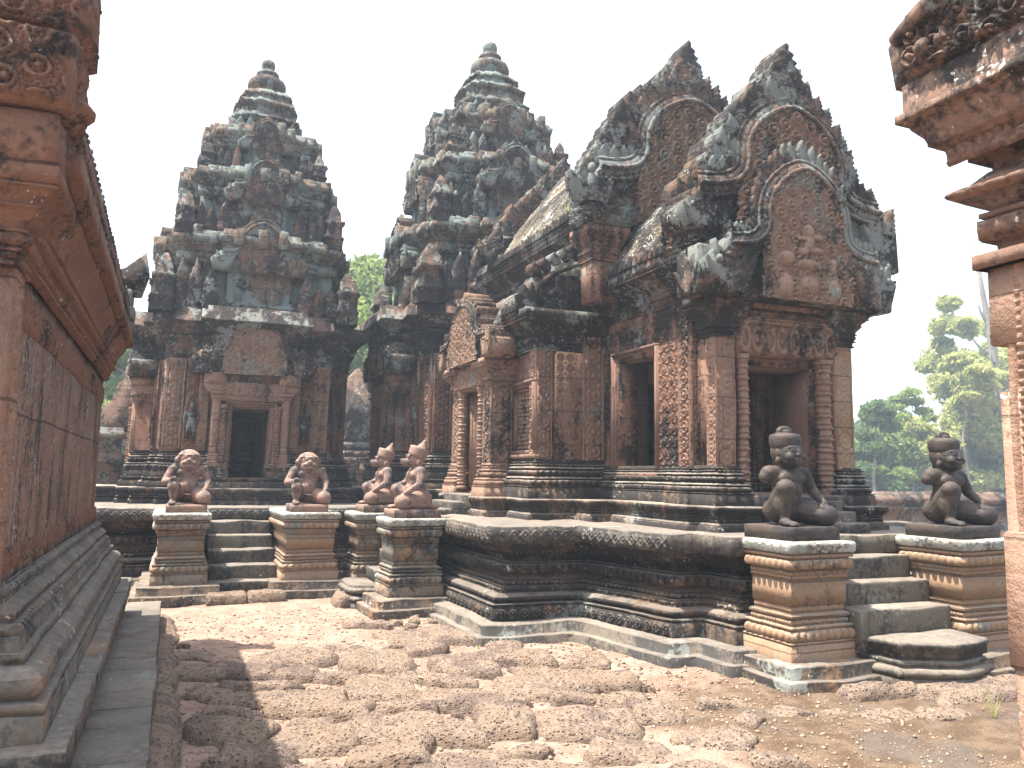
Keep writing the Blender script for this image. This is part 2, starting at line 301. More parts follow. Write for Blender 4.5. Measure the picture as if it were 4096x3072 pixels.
def medal(s, d, seed=0, jit=.16):   # curled medallions with leafy filling
    def f(u, v):
        X = u/s; Y = v/s; best = np.full(u.shape, 9.); bx = np.zeros(u.shape); by = np.zeros(u.shape); iX = np.floor(X).astype(np.int64); iY = np.floor(Y).astype(np.int64)
        for a in (-1, 0, 1):
            for b in (-1, 0, 1):
                cx = iX+a+.5+jit*_hash(iX+a, iY+b, 0, seed); cy = iY+b+.5+.5*((iX+a) % 2)+jit*_hash(iX+a, iY+b, 1, seed); dd = np.hypot(X-cx, Y-cy); m = dd < best
                best = np.where(m, dd, best); bx = np.where(m, X-cx, bx); by = np.where(m, Y-cy, by)
        th = np.arctan2(by, bx); r = best+.03*np.sin(th); h = .95*(1-ss(np.abs(r-.33), .045, .1)); h = np.maximum(h, (r < .27)*(.35+.35*np.cos(6*th+9*r))); h = np.maximum(h, 1.2*(1-ss(r, .09, .16)))
        h = np.maximum(h, (r > .42)*(.5+.4*np.cos(11*th)*np.cos(r*30))); return (h-.1)*d
    return f
def chain(w, d):
    def f(u, v):
        q = w*.82; p = (u-w/2)/q; y = (v/q % 1)-.5; r = np.hypot(p, y); th = np.arctan2(y, p)
        h = (1-ss(np.abs(r-.34), .03, .07))*.9; h = np.maximum(h, (r < .27)*(.5+.3*np.cos(8*th))); h = np.maximum(h, 1.15*(1-ss(r, .07, .16)))
        c = np.hypot(np.abs(p)-.36, np.abs(y)-.45); h = np.maximum(h, .9*(1-ss(c, .07, .13))); h = np.maximum(h, .9*ss(np.abs(u-w/2), w*.43, w*.45)); return (h-.15)*d
    return f
def pend(pw, ph, d):
    def f(u, v):
        k = np.abs((u/pw % 1)-.5)*2; t = v/ph; wv = np.sqrt(np.clip(1-((t-.62)/.62)**2, 0, 1)); h = ss(wv-k, 0, .35)*(.7+.3*np.cos(t*30)); return (h-.1)*d
    return f
def band(s, d):      # running diaper / lozenge border
    def f(u, v):
        p = (u/s % 1)-.5; H = v.max(); q = v/H-.5; h = 1-ss(np.abs(np.abs(p)+np.abs(q)-.42), .03, .1); h = np.maximum(h, 1-ss(np.hypot(p, q), .08, .2)); return (h-.2)*d
    return f
# ---------------------------------------------------------------- mouldings
class Prof:
    def __init__(s, z, off=0.): s.z = z; s.o = off; s.p = [(z, off)]
    def f(s, h, off=None):
        if off is not None and abs(off-s.o) > 1e-6: s.p.append((s.z, off)); s.o = off
        s.z += h; s.p.append((s.z, s.o)); return s
    def sl(s, h, off, n=1):
        z0, o0 = s.z, s.o
        for k in range(1, n+1):
            t = k/n; e = t*t*(3-2*t) if n > 1 else t; s.p.append((z0+h*t, o0+(off-o0)*e))
        s.z += h; s.o = off; return s
    def bead(s, h, off, amp, pitch):
        s.p.append((s.z, off))
        for t in (.12, .35, .65, .88): s.p.append((s.z+h*t, off, amp*math.sin(math.pi*t)**.5, pitch))
        s.z += h; s.p.append((s.z, off)); s.o = off; return s
    def tor(s, h, off, amp, pitch=None, pa=.01):
        s.p.append((s.z, off))
        for t in (.1, .3, .5, .7, .9): s.p.append((s.z+h*t, off+amp*math.sin(math.pi*t)**.7)+((pa, pitch) if pitch else ()))
        s.z += h; s.p.append((s.z, off)); s.o = off; return s
    def den(s, h, off, amp, pitch):
        s.p.append((s.z, off)); s.p.append((s.z+.002, off, amp, pitch, 1)); s.z += h; s.p.append((s.z-.002, off, amp, pitch, 1)); s.p.append((s.z, off)); s.o = off; return s
def rect(x0, x1, y0, y1): return [(x0, y0), (x1, y0), (x1, y1), (x0, y1)]
def pedestal_profile(z0, z1, k=1.):
    h = z1-z0; a = h/.92; p = Prof(z0, 0.)
    p.f(.125*a).f(.01*a, -.012*k).f(.015*a, 0).tor(.085*a, -.03*k, .02*k, .075, .026).f(.012*a, -.03*k).f(.02*a, -.012*k).f(.012*a, -.05*k).bead(.034*a, -.05*k, .02, .04).f(.014*a, -.06*k)
    p.f(.02*a, -.035*k).sl(.02*a, -.07*k).f(.05*a, -.065*k).f(.006*a, -.075*k).f(.2*a, -.055*k).f(.008*a, -.07*k).f(.03*a, -.045*k).bead(.034*a, -.045*k, .02, .042).f(.01*a, -.05*k)
    p.tor(.078*a, -.028*k, .015*k, .075, .028).f(.014*a, -.035*k).f(.022*a, -.01*k).f(.014*a, -.03*k); p.f(max(.02, z1-p.z-.02), .004).sl(.02, -.012)
    return p.p
def terrace_profile(z0, z1):
    p = Prof(z0, 0.); a = (z1-z0)/.92
    p.f(.125*a).f(.012*a, -.018).f(.02*a, 0.).tor(.09*a, -.09, .06, None).f(.014*a, -.13).den(.03*a, -.145, .028, .036).f(.014*a, -.15).bead(.045*a, -.215, .04, .062).f(.012*a, -.23).sl(.05*a, -.3)
    p.f(.014*a, -.19).tor(.1*a, -.2, .02, .09, .06).f(.012*a, -.22).f(.06*a, -.31).bead(.045*a, -.26, .04, .058).f(.014*a, -.19).sl(.1*a, -.07, 5).f(.02*a, -.045); p.f(max(.03, z1-p.z-.015), 0.).sl(.015, -.012)
    return p.p
def steps_under(mb, poly, z0, zt, o1=.17, o2=.25, seg=.06):
    h = (zt-z0)/2; mb.sweep(poly, [(z0-.1, o2), (z0+h-.01, o2), (z0+h, o2-.015), (z0+h, o1), (zt-.01, o1), (zt, o1-.012)], seg)
# ================================================================ shared ornament
CURVE = [(1.0, .36), (.86, .365), (.68, .39), (.56, .45), (.505, .53), (.515, .62), (.49, .73), (.405, .83), (.25, .925), (.1, .98), (0, 1.0)]
CURVE2 = [(1.0, .2), (.88, .19), (.78, .26), (.72, .38), (.66, .48), (.56, .58), (.48, .67), (.38, .78), (.25, .885), (.12, .965), (0, 1.0)]
def gable(parent, M, W, z0, H, y, th, name='pediment', outline=None, res=.014, leafL=.2, mats=None, nleaf=9, heads=True, tymp=True, fig=False, wobA=.006, slabk=1.0, sub=True, back=None):
    """lobed pediment facing local -y, centred on local x=0; z0 its foot, H its tympanum height, W its half width"""
    ms, mt, mbn = mats or (M_ped, M_tym, M_ped); P = [(x*W, z0+z*H) for x, z in CURVE]; L = [(-x, z) for x, z in P[::-1]][1:]
    wb = (wobA, 3., .004, 20.)
    sl = MB(M); ys = y+.03; full = P+L; pts = np.array(full); d = np.r_[0, np.cumsum(np.hypot(*np.diff(pts, axis=0).T))]; tot = d[-1]
    q_ = np.linspace(0, tot, 41); cx_ = np.interp(q_, d, pts[:, 0]); cz_ = np.interp(q_, d, pts[:, 1]); gx = np.gradient(cx_); gz_ = np.gradient(cz_); gl = np.hypot(gx, gz_); nx_ = gz_/gl; nz_ = -gx/gl
    for _ in range(3): nx_ = np.convolve(np.r_[nx_[0], nx_, nx_[-1]], [.3, .4, .3], 'valid'); nz_ = np.convolve(np.r_[nz_[0], nz_, nz_[-1]], [.3, .4, .3], 'valid')
    ow = leafL*.62*slabk; ox = cx_+nx_*ow; oz = cz_+nz_*ow+.12*ow; poly = [(W*.9, z0)]+list(zip(ox, oz))+[(-W*.9, z0)]
    if outline: poly = outline[::-1]+[(-x, z) for x, z in outline[1:]]; sl.extr([(x, z) for x, z in poly], ys+.06, y+th); fo = medal(.12, .045, 23)
    else: sl.extr(poly, ys, y+th)
    if outline:
        zmx = outline[0][1]; ozr = [q[1] for q in outline[::-1]]; oxr = [q[0] for q in outline[::-1]]; n1 = int(2*outline[-1][0]/res); n2 = int((zmx-z0)/res); tg, zg2 = np.meshgrid(np.linspace(-1, 1, n1), np.linspace(z0, zmx-.02, n2), indexing='ij'); XX = tg*np.interp(zg2, ozr, oxr); sl.grid(XX, ys+.03-fo(XX+7, zg2), zg2)
    ss_ = np.linspace(0, 1, max(4, int(ow/res)+1)); rf_ = medal(max(.05, .08*min(1.3, H)), .03*min(1.3, H), 17); nq = int(tot/res); qq = np.linspace(0, tot, nq); ii = np.linspace(0, 40, nq); ix = np.interp(ii, range(41), cx_); iz = np.interp(ii, range(41), cz_); jx = np.interp(ii, range(41), nx_); jz = np.interp(ii, range(41), nz_)
    GX = ix[:, None]+jx[:, None]*ow*ss_[None]; GZ = iz[:, None]+jz[:, None]*ow*ss_[None]+.12*ow*ss_[None]; hh_ = rf_(GX+9, GZ); sl.grid(GX, ys-.03-hh_, GZ)
    if back: sl.extr([(x*back, z0+(z-z0)*back) for x, z in poly], y+th*.6, y+th*1.3)
    # flame leaves along the outer edge
    N = 2*nleaf+1; fl = MB(M)
    for k in range(N):
        t = (k+.5)/N*tot; x = np.interp(t, d, pts[:, 0]); z = np.interp(t, d, pts[:, 1]); x2 = np.interp(min(tot, t+.05), d, pts[:, 0]); z2 = np.interp(min(tot, t+.05), d, pts[:, 1]); x1 = np.interp(max(0, t-.05), d, pts[:, 0]); z1 = np.interp(max(0, t-.05), d, pts[:, 1])
        tx, tz = x2-x1, z2-z1; q = math.hypot(tx, tz)+1e-6; nx, nz = tz/q, -tx/q     # outward
        c = 1-abs(k-(N-1)/2)/(N/2); ang = -math.atan2(nx*.42, 1.); l = leafL*(.85+.6*c**4)*(.92+.16*RNG.random()); wd = min(tot/N*1.15, leafL*.8)*(.9+.5*c**4)
        st = .38*leafL; fl.leaf(x+nx*st, z+nz*st, ang, l, wd, y-.01*(k % 2), y+(.1 if outline else th*.95), curl=.05*math.copysign(1, x) if abs(x) > .02 else 0)
        fl.leaf(x+nx*.05*leafL, z+nz*.05*leafL, -math.atan2(nx*.9, 1.1), l*.55, wd*.55, y-.03, y+.01); fl.leaf(x+nx*.2*leafL+tx/q*wd*.5, z+nz*.2*leafL+tz/q*wd*.5, ang, l*.5, wd*.5, y-.018, y+.02)
    if outline:
        op = np.array(outline[::-1]+[(-x, z) for x, z in outline[1:]]); od = np.r_[0, np.cumsum(np.hypot(*np.diff(op, axis=0).T))]; no = int(od[-1]/.17); no += 1-no % 2
        for k in range(no):
            t = (k+.5)/no*od[-1]; x = np.interp(t, od, op[:, 0]); z = np.interp(t, od, op[:, 1]); c = 1-abs(k-(no-1)/2)/(no/2)
            if z < z0+.3*H: continue
            sg_ = 0 if abs(x) < .03 else math.copysign(1, x); l = .29*(.9+.75*(c > .97)+.2*RNG.random())
            fl.leaf(x-sg_*.05, z-.15-.06*(c > .97), -sg_*.22, l+.06, .2+.14*(c > .97), y+.03+.012*(k % 2), y+th*(1.0+.12*RNG.random()), curl=.05*sg_)
    bd = MB(M); c3 = np.array([(x, y-.03, z) for x, z in full]); 
    tt = np.linspace(0, tot, 90); c3 = np.column_stack([np.interp(tt, d, pts[:, 0]), np.full(90, y-.02), np.interp(tt, d, pts[:, 1])])
    k = np.ones(5)/5; 
    for ax in (0, 2): c3[2:-2, ax] = np.convolve(c3[:, ax], k, 'valid')
    bw = .06*H+.012; bd.tube(c3, bw, 8, .5)
    nr = np.gradient(c3, axis=0); nr /= np.linalg.norm(nr, axis=1)[:, None]+1e-9; off = np.column_stack([nr[:, 2], 0*nr[:, 0], -nr[:, 0]])
    for o in (-1, 1): q = c3+off*bw*o*1.05; q[:, 1] -= .012; bd.tube(q, bw*.22, 5)
    q = c3.copy(); q[:, 1] -= bw*.62; bd.tube(q, bw*.2*(1+.6*np.abs(np.sin(np.arange(90)*1.3))), 5)
    root = sl.build(name, ms, parent, wb); tgt = root
    fl.build('flame_border', ms, tgt, wb); bd.build('naga_band', mbn, tgt, wb)
    if tymp:
        ty = MB(M); zz = [0, .3, .37, .44, .54, .7, .76, .87, .965, 1.]; hwt = [.62, .62, .6, .57, .5, .49, .47, .34, .12, .0]
        nu = int(W*1.3/res); nv = int(H/res); t, zt = np.meshgrid(np.linspace(-1, 1, nu), np.linspace(0, .99, nv), indexing='ij'); X = t*np.interp(zt, zz, hwt)*W; Z = z0+zt*H
        f = medal(.135*max(.6, H/1.2), .062*max(.75, H/1.2), 3)(X+5, Z); 
        if fig:
            for (fx, fz, rx, rz, hh) in ((0, .52, .05, .06, .05), (0, .44, .045, .07, .045), (-.07, .46, .05, .02, .04), (.08, .48, .06, .02, .04), (-.05, .36, .05, .035, .045), (.07, .38, .07, .03, .045), (0, .27, .1, .045, .05), (0, .12, .09, .07, .05), (-.2, .3, .06, .06, .045), (.22, .28, .06, .06, .045), (-.22, .1, .07, .09, .05), (.22, .1, .07, .09, .05)):
                r2 = ((X/H-fx)/rx)**2+(zt-fz)**2/rz**2; f = np.maximum(f, np.sqrt(np.clip(1-r2, 0, 1))*hh*1.3+.03)
        f = f-.003*vnoise(np.stack([X.ravel(), Z.ravel(), 0*X.ravel()], 1), 9., 3).reshape(X.shape); ty.grid(X, y-.025-f, Z); ty.build('tympanum', mt, tgt, None)
    if heads:
        for sgn in (-1, 1):
            H_ = H; H = H_*(.62 if outline else 1.); hd = MB(M); bx = sgn*W*.98; bz = z0+(.1 if outline else 0); hh = .42*H; hd.extr([(bx-sgn*.16*H, bz), (bx+sgn*.16*H, bz), (bx+sgn*.24*H, bz+.22*H), (bx+sgn*.05*H, bz+.4*H), (bx-sgn*.2*H, bz+.3*H)], y-.01, y+th)
            for a, l in ((-.95, .8), (-.6, .95), (-.25, 1.05), (.1, 1.), (.42, .85)): hd.leaf(bx-sgn*.03*H, bz+.02*H, sgn*a, hh*l, hh*.3, y-.03-.012*(a > -.5), y+th*.8, curl=-.15*sgn)
            for a in (-.6, -.25, .1): hd.ell((bx-sgn*.03*H-math.sin(sgn*a)*hh*.62, y-.05, bz+.02*H+math.cos(a)*hh*.62), (.028*H, .03*H, .03*H), 6)
            hd.build('naga_head', ms, tgt, wb); H = H_
    return root
COLRINGS = [0, .02, .05, .09, .13, .16, .25, .3, .34, .38, .47, .5, .53, .62, .66, .7, .75, .84, .87, .91, .95, .98, 1]
def colonette(mb, x, y, z0, z1, r, n=14):
    h = z1-z0; pr = [(0, r*1.25), (.03*h, r*1.25)]
    z = .035
    while z < .95:
        pr += [(z*h, r*.9), ((z+.012)*h, r*.9), ((z+.014)*h, r*1.08), ((z+.022)*h, r*1.15), ((z+.03)*h, r*1.08), ((z+.032)*h, r*.95), ((z+.05)*h, r*.95), ((z+.052)*h, r*1.05), ((z+.058)*h, r*1.05), ((z+.06)*h, r*.9)]
        z += .085
    pr += [(.96*h, r*1.2), (h, r*1.25)]; mb.lathe((x, y, z0), pr, n)
def baluster(mb, x, y, z0, z1, r):
    h = z1-z0; pr = [(0, r)]
    for k in range(7):
        b = (k+.08)/7.2*h; d = h/7.2; pr += [(b, r*.62), (b+.18*d, r*.62), (b+.2*d, r), (b+.32*d, r), (b+.34*d, r*.72), (b+.5*d, r*1.0), (b+.66*d, r*.72), (b+.68*d, r*.9), (b+.8*d, r*.9)]
    pr.append((h, r)); mb.lathe((x, y, z0), pr, 10)
def base_mould(mb, poly, z0, z1, k=1., seg=.03):
    """carved foot of a wall: plinth, lotus, fillets, beads"""
    h = z1-z0; p = Prof(z0, .13*k); p.f(.27*h).f(.02*h, .115*k).f(.03*h, .13*k).tor(.15*h, .09*k, .018*k, .07, .026*k).f(.02*h, .085*k).f(.03*h, .1*k).sl(.04*h, .06*k).f(.03*h, .05*k).tor(.13*h, .04*k, .02*k, .07, .03*k).f(.03*h, .04*k).f(.03*h, .06*k).sl(.04*h, .03*k).bead(.07*h, .02*k, .028*k, .048).f(.02*h, .02*k).f(.03*h, .035*k); p.f(z1-p.z, .015*k)
    mb.sweep(poly, p.p, seg)
def cap_mould(mb, poly, z0, z1, k=1., seg=.03, top=.22):
    """capital / cornice opening outwards"""
    h = z1-z0; p = Prof(z0, .0); p.f(.04*h, .03*k).f(.03*h, .015*k).bead(.07*h, .015*k, .028*k, .048).f(.03*h, .045*k).f(.03*h, .03*k).tor(.13*h, .03*k, .02*k, .06, .028*k).f(.03*h, .06*k).f(.03*h, .045*k).sl(.16*h, top*.55*k, 4).f(.03*h, top*.62*k).f(.02*h, top*.55*k).sl(.12*h, top*.88*k, 3).f(.02*h, top*k).f(.03*h, top*.94*k); p.f(z1-p.z, top*k)
    mb.sweep(poly, p.p, seg)
def doorframe(mb, x0, x1, z0, z1, y, d=.3, n=3, t=.045):
    """stepped frame round an opening facing local -y; outermost is widest and proudest"""
    for k in range(n):
        a = t*(n-k); b = t*(n-k-1); yy = y+k*.03
        mb.box(x0-a, x0-b, yy, y+d, z0-.0, z1+b); mb.box(x1+b, x1+a, yy, y+d, z0-.0, z1+b); mb.box(x0-a, x1+a, yy, y+d, z1+b, z1+a)
    for k in range(2): mb.box(x0-t*(n-k), x1+t*(n-k), y+k*.03-.002, y+d, z0-.05*(2-k), z0-.05*(1-k))

# ================================================================ terrace, pedestals, stairs
TP = [(-3.6, 11.9), (2.93, 11.9), (2.91, 8.89), (2.93, 7.47), (3.84, 7.40), (4.13, 6.2), (4.42, 6.17), (4.46, 5.74), (6.94, 5.66), (6.96, 6.15), (7.3, 6.15), (7.35, 7.4), (8.4, 7.4), (8.4, 11.9), (11.5, 11.9), (11.5, 19), (-3.6, 19)]
terr = thing('stone_terrace', 'long blackened moulded stone terrace carrying the two towers and the hall', 'terrace', (2, 12, 0))
mb = MB(); mb.sweep(TP, terrace_profile(.2, 1.1)[:-2], .022, cap_t=False); mb.build('moulded_side', M_terr, terr, (.006, 1.6, .0015, 22.))
# top paving: a slab layer with the diamond-carved rim
mb = MB(); mb.sweep(TP, [(.935, -.02), (.937, .012), (1.093, .012), (1.1, 0)], .05); mb.build('paved_top', M_slab, terr, (.013, 5., .003, 14.))
mb = MB()
for a, b in ((0, 1), (2, 3), (3, 4), (4, 5)):
    p, q = np.array(TP[a]), np.array(TP[b]); L = np.hypot(*(q-p)); U = np.append((q-p)/L, 0); N = np.cross(U, (0, 0, 1.))
    mb.relief(np.append(p, .955)+N*.018+U*.04, U, (0, 0, 1), L-.08, .115, band(.11, .02), .01)
mb.build('diamond_rim_carving', M_slab, terr, (.013, 5., .003, 14.))
mb = MB()
for a, b in ((2, 3), (3, 4), (4, 5)):
    p, q = np.array(TP[a]), np.array(TP[b]); L = np.hypot(*(q-p)); U = np.append((q-p)/L, 0); N = np.cross(U, (0, 0, 1.)); mb.mark()
    mb.relief(np.append(p, .21)+N*.004+U*.03, U, (0, 0, 1), L-.06, .105, band(.12, .02), .012)
mb.build('plinth_carving', M_terr, terr, (.006, 1.6, .0015, 22.))
mb = MB(); steps_under(mb, TP, 0., .2); mb.build('footing_step', M_slab, terr, (.02, 2.3, .006, 12.))
peds = []
def pedestal(x0, x1, y0, y1, z0, label, mat, grp='pedestals flanking the terrace stairs', capm=M_cap, side=None):
    t = thing('pedestal', label, 'pedestal', ((x0+x1)/2, (y0+y1)/2, 0), grp); r = rect(x0, x1, y0, y1); pr = pedestal_profile(z0, 1.1); zc = 1.1-.125*(1.1-z0)/.92-.01
    mb = MB(); mb.sweep(r, pr[:-2]+[(zc, -.03)] if False else pr[:-4]+[pr[-4]], .014); mb.build('shaft', mat, t, (.006, 2.2, .0025, 20.))
    mb = MB(); k = 1.1-pr[-4][0]; mb.sweep(r, [(pr[-4][0], -.006), (pr[-4][0]+.012, .006), (1.08, .008), (1.094, 0), (1.102, -.02)], .04, True, True); 
    mb.relief((x0+.03, y0-.004, pr[-4][0]+.02), (1, 0, 0), (0, 0, 1), x1-x0-.06, k*.72, band(.1, .016), .008)
    mb.relief((x0-.004, y1-.03, pr[-4][0]+.02), (0, -1, 0), (0, 0, 1), y1-y0-.06, k*.72, band(.1, .016), .008); mb.build('cap_slab', capm, t, (.008, 2.5, .003, 14.))
    mb = MB(); steps_under(mb, r, z0-.2, z0, .13, .2, .05); mb.build('footing', M_terr, t, (.02, 2.2, .006, 9.)); return t
pedestal(4.53, 5.21, 5.16, 5.735, .17, 'orange stone pedestal with white lichened cap, nearest left of the right-hand stairs', M_pedes)
pedestal(6.22, 6.97, 4.98, 5.66, .17, 'pale moulded pedestal on the right of the right-hand stairs, under the far dark statue', M_pedes)
pedestal(2.25, 2.89, 8.88, 9.5, .24, 'grey and orange pedestal under the nearer monkey-headed statue', M_pedesdk)
pedestal(2.14, 2.86, 10.22, 10.85, .24, 'narrow-looking pedestal under the farther monkey-headed statue', M_pedesdk)
pedestal(-.17, .46, 10.36, 11.88, .28, 'dark moulded pedestal left of the left-hand stairs under a lion-headed statue', M_pedesdk)
pedestal(1.29, 1.99, 10.36, 11.88, .28, 'orange and grey pedestal right of the left-hand stairs under a lion-headed statue', M_pedes)
def stairs(name, label, treads, mat=M_slab):
    t = thing('stone_stairs', label, 'stairs', (treads[0][0], treads[0][2], 0), 'stairs up to the terrace')
    for k, (x0, x1, y0, y1, z0, z1) in enumerate(treads):
        mb = MB(); mb.sweep(rect(x0, x1, y0, y1), [(z0, 0), (z1-.02, 0), (z1-.006, -.004), (z1, -.016)], .05, True, True); mb.build('step', mat, t, (.02, 2.4, .006, 12.))
    return t
st = stairs('', 'worn stairs between the two dark guardian statues, lit by the sun', [(5.18, 6.22, 5.52, 6.05, .6, .93), (5.18, 6.22, 5.32, 5.9, .4, .74), (5.18, 6.2, 5.1, 5.7, .2, .55), ])
mb = MB(); cur = [(5.3, 4.83), (5.52, 4.72), (5.72, 4.66), (5.95, 4.68), (6.12, 4.73), (6.17, 5.2), (5.24, 5.2)]
pp = Prof(.02, .04).f(.05).f(.01, .02).tor(.07, .02, .035).f(.01, .0).tor(.05, -.01, .02).f(.03, -.02).f(.06, .01); pp.f(.35-pp.z-.015, .02).sl(.015, .0)
mb.sweep(cur, pp.p, .03); mb.build('moonstone_step', M_slab, st, (.012, 2.4, .006, 12.))
stairs('', 'stairs between the two lion-headed statues, five steps up to the left tower', [(.47, 1.28, 10.46+.27*k, 12.1, .15, .28+.165*k) for k in range(5)])
st = stairs('', 'short side stairs between the two monkey-headed statues', [(2.3+.16*k, 3.0, 9.52, 10.24, .2, .45+.21*k) for k in range(3)], M_slab)
mb = MB(); mb.sweep([(1.98, 9.65), (2.05, 9.52), (2.4, 9.5), (2.4, 10.26), (2.05, 10.24), (1.98, 10.1)], Prof(.05, .05).f(.06).tor(.08, .01, .05, .06, .01).f(.02, 0).tor(.07, 0, .03, .1, .02).f(.03, .0).p, .02); mb.build('moonstone_step', M_slab, st, (.012, 2.4, .006, 12.))
for (x, y, wd, dp, z, a) in ((.67, 10.16, .44, .26, .2, 0), (1.11, 10.17, .42, .26, .2, .03)):
    mb = MB(ROT(a, (x, y, 0))); mb.blk(-wd/2, wd/2, -dp/2, dp/2, -.05, z, .03, .05); tag(mb.build('laterite_block', M_lat, None, (.02, 4., .008, 18.)), 'left laterite block laid before the left-hand stairs' if x < 1 else 'right laterite block laid before the left-hand stairs', 'stone block')

# ================================================================ the hall (mandapa)
hall = thing('temple_hall', 'carved red sandstone hall with flame gables and a mossy vaulted roof, right of centre', 'temple hall', (5.7, 9, 1.1))
CX = 5.7
PL = [(4.53, 6.55), (4.63, 6.52), (4.64, 6.22), (5.2, 6.2)]; PLs = [(5.2, 6.5), (6.2, 6.5)]
plint = [(5.2, 6.2), (5.2, 6.5), (6.2, 6.5), (6.2, 6.2), (6.76, 6.22), (6.77, 6.52), (6.87, 6.55), (6.87, 8.05), (7.15, 8.05), (7.15, 8.43), (7.7, 8.43), (7.7, 11.75), (6.9, 11.75), (6.9, 13.2), (4.5, 13.2), (4.5, 11.75), (3.72, 11.75), (3.72, 10.95), (3.45, 10.95), (3.45, 10.62), (3.72, 10.6), (3.72, 9.72), (3.45, 9.70), (3.45, 9.12), (3.72, 9.1), (3.72, 8.43), (4.28, 8.4), (4.28, 8.05), (4.53, 8.03), (4.53, 6.55), (4.63, 6.52), (4.64, 6.22)]
mb = MB(); pr = Prof(1.08, .0).f(.07).f(.012, -.02).sl(.02, -.04).den(.03, -.045, .015, .03).bead(.03, -.045, .014, .03).f(.02, -.03).f(.02, -.012); pr.f(1.335-pr.z-.012, 0).sl(.012, -.012); mb.sweep(plint, pr.p, .016); mb.build('plinth', M_wallblack, hall, (.009, 2., .004, 14.))
mb = MB()
for k in range(3): mb.blk(5.22, 6.18, 5.92+.17*k, 6.6, 1.09, 1.19+.1*k, .012)
mb.blk(5.15, 6.25, 6.3, 6.7, 1.3, 1.44, .012); mb.build('door_steps', M_slab, hall)
mb = MB()
for k in range(3): mb.blk(3.08+.17*k, 3.7, 9.74, 10.58, 1.09, 1.17+.09*k, .012)
mb.build('side_door_steps', M_slab, hall)
# ---- walls (thick pieces round the openings)
ZW, ZT = 1.7, 3.42
wl = MB()
def wbox(x0, x1, y0, y1, z0, z1): wl.box(x0, x1, y0, y1, z0, z1)
# porch south wall with window opening y 7.51..8.27
wbox(4.85, 5.1, 6.74, 7.6, 1.4, ZT); wbox(4.85, 5.1, 8.36, 8.8, 1.4, ZT); wbox(4.85, 5.1, 7.6, 8.36, 1.4, 1.69); wbox(4.85, 5.1, 7.6, 8.36, 2.94, ZT)
# north wall mirrored, plain, same opening (light comes through)
wbox(6.3, 6.55, 6.74, 8.8, 1.4, ZT)
# east wall round the door 5.23..6.07 (z 1.44..2.72)
wbox(4.85, 5.2, 6.56, 6.78, 1.4, ZT); wbox(6.1, 6.55, 6.56, 6.78, 1.4, ZT); wbox(5.2, 6.1, 6.56, 6.78, 2.74, ZT)
wl.build('porch_wall', M_wall, hall)
mb = MB()   # cross wall and inner rooms
mb.box(5.1, 5.34, 8.5, 8.7, 1.4, 3.6); mb.box(6.0, 6.3, 8.5, 8.7, 1.4, 3.6); mb.box(5.34, 6.0, 8.5, 8.7, 2.75, 3.6); mb.box(4.86, 6.54, 6.6, 12.9, 1.36, 1.42)
mb.box(5.1, 5.5, 12.4, 12.6, 1.4, 3.6); mb.box(5.95, 6.3, 12.4, 12.6, 1.4, 3.6); mb.box(5.5, 5.95, 12.4, 12.6, 2.7, 3.6); mb.box(4.88, 6.52, 6.8, 12.9, 3.42, 3.5); mb.build('inner_wall', M_inner, hall)
# wide body: walls x=3.97, with latticed window y 8.84..9.44, side door y 9.9..10.45, window y 11.1..11.5
wl = MB(); X0, X1 = 3.97, 4.2; ZB2 = 3.12
for y0, y1, z0, z1 in ((8.77, 8.86, 1.4, ZB2), (9.44, 9.72, 1.4, ZB2), (8.86, 9.44, 1.4, 1.9), (8.86, 9.44, 2.64, ZB2), (10.6, 11.1, 1.4, ZB2), (9.72, 10.6, 2.72, ZB2), (11.1, 11.5, 1.4, 1.9), (11.1, 11.5, 2.6, ZB2), (11.5, 11.6, 1.4, ZB2)): wl.box(X0, X1, y0, y1, z0, z1)
wl.box(4.2, 4.86, 8.77, 8.98, 1.4, ZB2+.8); wl.box(6.54, 7.45, 8.77, 8.98, 1.4, ZB2+.3); wl.box(7.2, 7.45, 8.98, 11.6, 1.4, ZB2); wl.box(4.21, 4.79, 11.45, 11.6, 1.4, ZB2); wl.box(4.8, 5.0, 8.98, 12.9, 1.4, 4.55); wl.box(6.4, 6.6, 8.98, 12.9, 1.4, 4.55)
wl.build('aisle_wall', M_wallpink, hall)
mb = MB(); mb.box(4.35, 4.6, 9.0, 11.4, 1.4, 3.1); mb.build('aisle_inner_wall', M_inner, hall)
# base mouldings follow the wall line
poly = [(4.78, 6.82), (4.81, 6.815), (4.81, 6.44), (5.05, 6.44), (5.05, 6.9), (5.1, 8.75), (4.85, 8.75), (4.85, 7.03), (4.78, 7.03)]
mb = MB(); base_mould(mb, poly, 1.335, ZW+.02, .85, .016); mb.mark(); base_mould(mb, [(11.4-x, y) for x, y in poly], 1.335, ZW+.02, .85, .02)
mb.mark(); base_mould(mb, [(3.93, 8.74), (4.86, 8.74), (4.86, 9.7), (3.93, 9.7)], 1.335, 1.79, 1.05, .016); mb.mark(); base_mould(mb, rect(3.93, 4.3, 10.62, 11.62), 1.335, 1.79, 1.05, .02); mb.mark(); base_mould(mb, rect(4.72, 6.68, 11.6, 13.0), 1.335, 1.79, 1., .03); mb.mark(); base_mould(mb, rect(7.1, 7.48, 8.74, 11.62), 1.335, 1.79, 1.05, .04)
mb.build('base_moulding', M_wallblack, hall, (.006, 2.2, .003, 18.))
